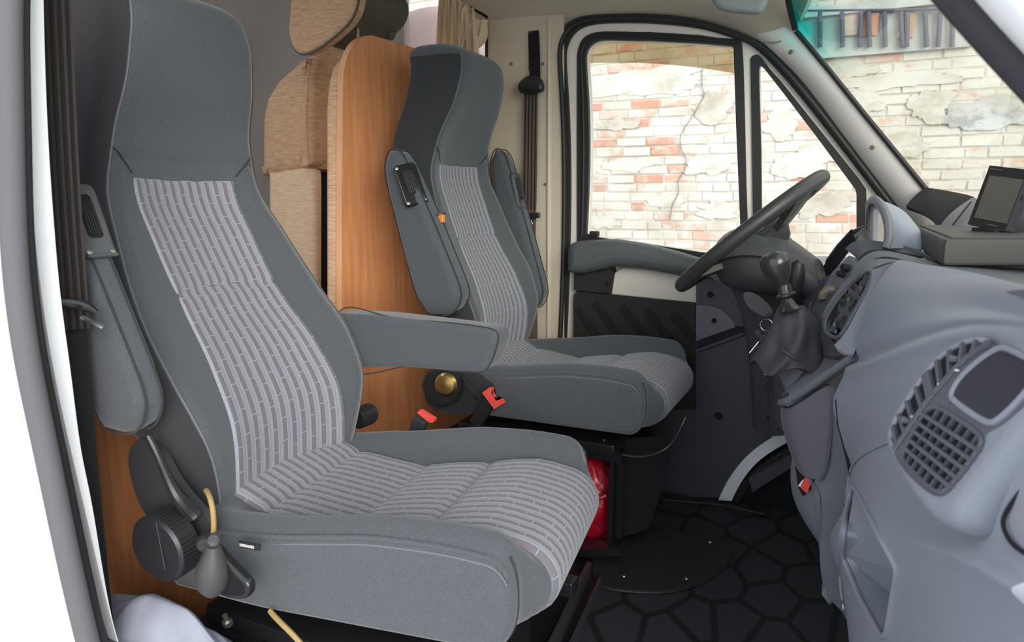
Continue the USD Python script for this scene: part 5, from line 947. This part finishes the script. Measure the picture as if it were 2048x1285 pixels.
b2 = thing('wood_panel', 'cherry wood panel low behind the passenger seat at the left', 'panel', (XB, -0.6, 0))
part(b2, 'board', rbox((0.018, 0.66, 0.62), 0.002, (XB - 0.009, -0.60, 0.31)), 'cherry_wood')
cu_ = thing('bench_cushion', 'thin beige velour cushion strapped to the back of the wood partition', 'cushion', (XB - .08, 0.3, 0.3))
q = yz([(672, 900), (672, 500), (672, 220), (676, 165), (684, 135), (698, 112), (760, 110), (850, 140), (850, 900)], XB - 0.03); 
part(cu_, 'pad', place(puff(q, 0.05, 0.018, 110, 5), (XB - 0.070, 0, 0), (0, 1, 0), (0, 0, 1), (1, 0, 0)), 'beige_velour')
# headrest on that bench
hr = thing('headrest', 'beige headrest with dark olive front on two chrome posts above the partition', 'headrest', tuple(P(740, 75, x=XB - .07)))
xh = XB - 0.05; y0 = P(640, 60, x=XB - .12)[1]
prof = sm([(588, -30), (577, 30), (575, 62), (582, 92), (596, 106), (614, 104), (640, 90), (668, 68), (692, 45), (706, 20), (712, -10), (700, -50), (640, -70)], 60, True)
pxz = np.array([(P(a, b, y=y0)[0], P(a, b, y=y0)[2]) for a, b in prof])
def ex(pr, ya, yb, r=0.02): return place(puff(pr, yb - ya, r, 80, 5), (0, yb, 0), (1, 0, 0), (0, 0, 1), (0, -1, 0))
part(hr, 'end_pad', ex(pxz, y0, y0 + 0.05, 0.012), 'beige_velour'); cpx = pxz.mean(0)
part(hr, 'cover', ex(cpx + (pxz - cpx) * np.array([.95, .80]) + np.array([0.004, .022]), y0 + 0.02, y0 + 0.27, 0.03), 'olive_vinyl', label='dark olive cover of the headrest')
part(hr, 'welt', tube(np.column_stack([pxz[:, 0], np.full(len(pxz), y0 + .012), pxz[:, 1]]), 0.004, 6, closed=True), 'olive_vinyl')
for a in (714, 782):
    t = P(a, 36 if a < 750 else 60, x=XB - .05); bt_ = t - [0, 0, .13]; part(hr, 'post', tube([t, bt_], 0.0055, 10), 'chrome'); part(hr, 'post_collar', revolve([(0, 0), (.014, 0), (.014, .006), (.007, .02), (0, .02)], t - [0, 0, .008], (0, 0, -1), 16), 'olive_vinyl')
# second bench further back
x2 = -0.78
bb = thing('bench', 'beige velour bench further back, its backrest above a paler base', 'bench seat', tuple(P(600, 340, x=x2)))
fr_ = [(613, 332), (614, 240), (617, 150), (624, 118), (645, 98), (668, 92), (682, 96), (676, 130), (652, 320), (640, 334)]
yq = P(613, 230, x=x2)[1]
sp = np.array([(P(a, b, y=yq)[0], P(a, b, y=yq)[2]) for a, b in [(520, 352), (522, 230), (530, 195), (552, 160), (590, 125), (612, 112), (616, 160), (613, 250), (613, 336)]])
part(bb, 'side_pad', place(puff(sp, 0.30, 0.03, 90, 5), (0, yq + 0.30, 0), (1, 0, 0), (0, 0, 1), (0, -1, 0)), 'beige_velour')
part(bb, 'front_bolster', place(puff(yz(fr_, x2 + .01), 0.06, 0.028, 80, 5), (x2 - 0.03, 0, 0), (0, 1, 0), (0, 0, 1), (1, 0, 0)), 'beige_velour')
part(bb, 'seam', tube([P(a, b, x=x2 + .034) for a, b in ((618, 130), (613, 200), (612, 260), (618, 328))], 0.004, 6, 20), 'beige_velour')
sp = np.array([(P(a, b, y=yq)[0], P(a, b, y=yq)[2]) for a, b in [(535, 345), (600, 335), (626, 337), (628, 360), (628, 700), (535, 700)]])
part(bb, 'base_pad', place(puff(sp, 0.05, 0.02, 80, 5), (0, yq + 0.05, 0), (1, 0, 0), (0, 0, 1), (0, -1, 0)), 'beige_velour_light')
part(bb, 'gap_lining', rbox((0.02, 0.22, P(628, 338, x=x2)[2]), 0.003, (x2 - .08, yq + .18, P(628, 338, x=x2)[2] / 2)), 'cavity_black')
hb = thing('headrest', 'pale pink rounded headrest half hidden by the curtain', 'headrest', tuple(P(850, 100, x=-0.75)))
q = yz(sm([(800, 170), (802, 105), (812, 65), (834, 32), (866, 14), (905, 8), (950, 14), (975, 60), (975, 170)], 60, True), -0.75)
part(hb, 'pad', place(puff(q, 0.14, 0.06, 90, 6, 0.01), (-0.89, 0, 0), (0, 1, 0), (0, 0, 1), (1, 0, 0)), 'pink_fabric')
# curtain
ct = thing('curtain', 'cream curtain gathered on a dark rail above the side window', 'curtain', tuple(P(915, 120, y=.72)))
part(ct, 'rail', tube([P(900, -8, y=.74), P(940, 12, y=.76), P(976, 34, y=.785)], 0.006, 8), 'belt_dark')
nu, nv = 44, 70; G = np.zeros((nu, nv, 3))
for i, t in enumerate(np.linspace(0, 1, nu)):
    top = np.array([[880, -14], [900, -10], [925, 4], [950, 18]], float); bot = np.array([[868, 190], [900, 190], [938, 190], [965, 190]], float)
    a = spl(top, nv) * (1 - t) + spl(bot, nv) * t
    for j in range(nv):
        u = j / (nv - 1); p = P(a[j, 0], a[j, 1], y=.70); G[i, j] = p + np.array([0.3, -1, 0]) * (0.012 * math.sin(u * 34 + 2 * math.sin(3 * t)) + .006 * math.sin(u * 71))
part(ct, 'drape', sheet(G, 0.002), 'curtain_cloth')
sw_ = []
for k, (a, b) in enumerate((((930, 8), (975, 38)), ((928, 16), (974, 58)), ((924, 32), (972, 80)), ((922, 52), (955, 100)), ((918, 84), (934, 128)))):
    p0, p1 = P(*a, y=.69), P(*b, y=.73); u = np.linspace(0, 1, 24)[:, None]; sw_.append(p0 * (1 - u) + p1 * u + np.array([0, 0, -1]) * (.02 * np.sin(u * math.pi)) + np.array([0.2, -1, 0]) * (.008 * np.sin(u * 17 + k)))
part(ct, 'swag', sheet(np.stack([spl(np.array(sw_)[:, j], 24) for j in range(24)], 1), 0.002), 'curtain_cloth', label='gathered end of the curtain hanging as a loop')
# driver's belt on the pillar
sb = thing('seat_belt', "driver's brown seat belt running down the pillar by the door", 'seat belt', tuple(P(1062, 670, y=.76)))
part(sb, 'upper_strap', strap([P(1067, 64, y=.785), P(1069, 110, y=.778), P(1070, 165, y=.765)], 0.036, 0.003, (1, 0, 0), 20), 'belt_dark')
wb = part(sb, 'webbing', strap([P(1062, 176, y=.755), P(1061, 300, y=.757), P(1059, 425, y=.76), P(1058, 470, y=.762), P(1060, 560, y=.765), P(1062, 690, y=.768)], 0.047, 0.0025, (1, 0, 0), 50), 'belt_web')
for k in (-.3, -.1, .1, .3): part(wb, 'rib', strap([P(1062 + k * 34, 180, y=.753), P(1060 + k * 34, 300, y=.755), P(1059 + k * 34, 420, y=.758)], 0.003, 0.001, (1, 0, 0), 20), 'belt_dark')
gd = part(sb, 'guide_loop', place(puff(np.array([(a, c) for a, c in xz(sm([(1040, 180), (1042, 168), (1056, 155), (1070, 152), (1084, 158), (1090, 172), (1088, 184), (1066, 188), (1046, 188)], 50, True), .76)]), .03, .012, 60, 5), (0, .765, 0), (1, 0, 0), (0, 0, 1), (0, -1, 0)), 'black_plastic', label='black guide loop at shoulder height')
part(gd, 'loop_bar', tube([P(1046, 181, y=.725), P(1066, 185, y=.72), P(1086, 180, y=.725)], .004, 8, 12), 'black_gloss')
bk_ = part(sb, 'tongue', place(rbox((.066, .014, .018), .004), P(1061, 432, y=.745), (1, 0, .08), (0, 1, 0), (-.08, 0, 1)), 'black_plastic', label='belt tongue held on the strap')
part(bk_, 'metal_plate', place(rbox((.026, .003, .022), .001), P(1057, 446, y=.742), (.9, 0, .4), (0, 1, 0), (-.4, 0, .9)), 'chrome'); part(bk_, 'plate_hole', place(rbox((.012, .004, .008), .001), P(1056, 446, y=.741), (.9, 0, .4), (0, 1, 0), (-.4, 0, .9)), 'cavity_black')
# passenger belt at the left edge
pb = thing('seat_belt', 'passenger seat belt hanging along the door pillar at the left edge', 'seat belt', tuple(P(150, 690, x=-.02)))
cl_ = [(96, -160), (104, 0), (113, 200), (124, 400), (136, 560), (143, 660)]
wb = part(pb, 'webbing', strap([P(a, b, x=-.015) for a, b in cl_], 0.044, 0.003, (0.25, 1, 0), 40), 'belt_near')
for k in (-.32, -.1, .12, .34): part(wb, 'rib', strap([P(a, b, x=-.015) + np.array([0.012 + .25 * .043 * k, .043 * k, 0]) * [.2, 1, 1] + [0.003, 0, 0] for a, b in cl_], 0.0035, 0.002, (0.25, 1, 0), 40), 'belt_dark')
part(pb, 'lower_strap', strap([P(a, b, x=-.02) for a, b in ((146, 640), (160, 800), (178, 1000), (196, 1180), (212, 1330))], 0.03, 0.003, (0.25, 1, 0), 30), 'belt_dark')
tn = part(pb, 'tongue', tube([P(112, 604, x=.005), P(140, 606, x=.01), P(168, 612, x=.02), P(192, 626, x=.03)], [.006, .007, .007, .0045], 10, 24), 'black_gloss', label='black and metal belt tongue')
part(tn, 'metal_plate', bar(P(163, 634, x=.015), P(207, 655, x=.035), .010, .003), 'chrome')
# cloth heaped at the lower left
co = P(305, 1235, y=-.725)
cloth = thing('cloth', 'grey blue cloth heaped on the floor under the passenger seat at the left', 'cloth', (co[0], co[1], 0))
u, v = np.meshgrid(np.linspace(0, math.pi / 2, 30), np.linspace(0, 2 * math.pi, 70)); pts = np.stack([np.sin(u) * np.cos(v), np.sin(u) * np.sin(v), np.cos(u) ** 0.45], -1)
rr = 1 + .30 * (meshkit.fbm(pts * 1.6 + 2, 3) - .5); tp = P(310, 1150, y=-.68)[2]
part(cloth, 'heap', loft(np.array([co[0], co[1], 0]) + pts * rr[..., None] * np.array([.22, .085, tp * .95]), closed=False), 'blue_cloth', smooth=True)
# sun visor
vs = thing('sun_visor', 'grey sun visor folded up under the headliner above the windscreen corner', 'sun visor', tuple(P(1480, 5, y=.5)))
vq = sm([(1424, -30), (1426, 5), (1440, 20), (1480, 27), (1518, 28), (1530, 15), (1532, -30)], 40, True)
part(vs, 'pad', place(puff(np.array([(a, c) for a, c in xz(vq, .5)]), .03, .012, 60, 5), (0, .515, 0), (1, 0, 0), (0, 0, 1), (0, -1, 0)), 'visor_grey')
# ------------------------------------------------------------------ the old brick wall outside
YW = 4.6
bw = thing('brick_wall', 'old brick wall with flaking whitewash outside the windows', 'wall', kind='structure')
part(bw, 'mortar_bed', rbox((14, 0.12, 5.3), 0.01, (0.8, YW + 0.064, 2.03)), 'mortar')
SPOT = [(1302, 205, 20), (1198, 227, 26), (1296, 128, 30), (1236, 130, 22), (1205, 283, 12), (1312, 280, 14), (1300, 300, 14), (1185, 375, 12), (1296, 350, 16), (1350, 440, 16), (1600, 368, 20), (1755, 98, 30), (1845, 100, 36), (1820, 127, 40), (1895, 128, 30), (1955, 88, 40), (1990, 268, 34), (1925, 320, 40), (1960, 330, 46), (1905, 355, 30), (1840, 245, 24), (1545, 200, 12), (1420, 350, 18), (1270, 390, 16), (2010, 255, 30)]
def brick(x0, x1, z0, z1, d):
    j = lambda s=0.0035: rng.uniform(-s, s); c = 0.005
    b = [(x0, z0), (x1, z0), (x1, z1), (x0, z1)]; B = [(x, YW + 0.02, z) for x, z in b]; Fm = [(x + j(.002), YW + 0.004 - d, z + j(.002)) for x, z in b]
    K = [(x0 + c + j(), YW - d - 0.0015, z0 + c + j()), (x1 - c + j(), YW - d - .0015 + j(.002), z0 + c + j()), (x1 - c + j(), YW - d - .0015 + j(.002), z1 - c + j()), (x0 + c + j(), YW - d - .0015, z1 - c + j())]
    return loft([B, Fm, K])
items = []
z = -0.58; row = 0
while z < 4.4:
    h = 0.066 + rng.uniform(-0.005, 0.005); x = -4.6 - rng.uniform(0, 0.2)
    while x < 5.8:
        w = 0.235 if rng.random() < 0.72 else 0.115; w += rng.uniform(-0.012, 0.012)
        items.append((x, x + w, z, z + h, rng.uniform(-0.002, 0.004))); x += w + 0.012
    z += h + 0.012; row += 1
def vis(t):
    a = proj([(t[0] + t[1]) / 2, YW, (t[2] + t[3]) / 2]); ox = max(1150 - a[0], a[0] - 2065, 0); oz = max(-20 - a[1], a[1] - 560, 0)
    return ox + oz + 0.001 * math.hypot(a[0] - 1500, a[1] - 250)
items.sort(key=vis)
for t in items[:300]:
    a = proj([(t[0] + t[1]) / 2, YW, (t[2] + t[3]) / 2]); red = any(math.hypot((a[0] - sx) / 1.6, a[1] - sy) < sr * 0.75 for sx, sy, sr in SPOT)
    u = rng.random(); mt = 'brick_red' if red and u < 0.85 else 'brick_patchy' if u < (0.28 if a[0] > 1600 else 0.10) else 'brick_washed'
    part(bw, 'brick', brick(*t), mt, smooth=False)
part(bw, 'far_brickwork', cat([brick(*t) for t in items[300:]]), 'brick_washed', smooth=False, kind='stuff')
def blob(px, py, rx, ry, seed, mat, name='plaster_patch', d=0.012):
    g = np.linspace(0, 2 * math.pi, 60)[:-1]; rr = 0.45 + 1.1 * meshkit.fbm(np.stack([np.cos(g) * 2.4 + seed * 7, np.sin(g) * 2.4, g * 0], -1), 4, seed)
    c = P(px, py, y=YW); s = (YW + 1.345) / FPX; q = np.column_stack([c[0] + rx * s * rr * np.cos(g), c[2] + ry * s * rr * np.sin(g)])
    part(bw, name, extr(Polygon(q).buffer(0), 0.006 + 0.0007 * seed, (0, YW, 0), (1, 0, 0), (0, 0, 1)), mat, smooth=False)
for k, (a, b, c, d_, m) in enumerate(((1300, 165, 130, 26, 'plaster'), (1250, 330, 50, 14, 'plaster'), (1330, 400, 40, 14, 'plaster'), (1210, 440, 30, 18, 'plaster'), (1650, 300, 44, 20, 'plaster'), (1700, 140, 44, 12, 'plaster'), (1430, 215, 34, 26, 'plaster'), (1235, 250, 40, 12, 'plaster'), (1420, 330, 44, 22, 'plaster'), (1560, 250, 30, 26, 'plaster'), (1600, 330, 44, 26, 'plaster'), (1640, 410, 50, 22, 'plaster'), (1440, 420, 40, 18, 'plaster'),
                                      (1790, 162, 96, 16, 'plaster'), (1720, 205, 40, 22, 'plaster'), (1860, 210, 34, 26, 'plaster'), (1990, 225, 66, 26, 'plaster_grey'), (1925, 235, 30, 14, 'plaster_grey'), (1800, 290, 46, 20, 'plaster'))):
    blob(a, b, c, d_, k + 1, m)
crack = [(1404, 138), (1404, 175), (1410, 190), (1398, 210), (1384, 235), (1370, 255), (1360, 275), (1362, 300), (1374, 318), (1370, 340), (1356, 362), (1358, 385), (1345, 410), (1340, 440)]
part(bw, 'crack', tube([P(a, b, y=YW - 0.022) for a, b in crack], 0.0035, 5, 40, curve=False), 'screw_brown')


gb = thing('barred_opening', 'iron bars over a grey panel high on the brick wall', 'window bars', P(1750, 95, y=YW - .06))
part(gb, 'back_panel', rbox((1.15, 0.03, 0.33), 0.004, P(1760, 60, y=YW - .03)), 'concrete')
part(gb, 'lintel', rbox((1.3, 0.07, 0.07), 0.006, P(1760, 12, y=YW - .05)), 'concrete')
for a, b, m in ((1702, 46, 'brick_red'), (1742, 46, 'brick_red'), (1812, 50, 'brick_patchy')):
    part(gb, 'brick', rbox((0.10, 0.03, 0.18), 0.004, P(a, b, y=YW - .045)), m)
for k, a in enumerate((1640, 1684, 1722, 1737, 1769, 1802, 1814, 1850, 1880, 1905)):
    o = rng.uniform(-4, 4); part(gb, 'bar', tube([P(a, 24, y=YW - .08), P(a + o * .4, 60, y=YW - .08), P(a + o, 94, y=YW - .075)], 0.016, 8), 'iron')
part(gb, 'rail', tube([P(1590, 22, y=YW - .08), P(1940, 18, y=YW - .08)], 0.010, 8), 'iron')
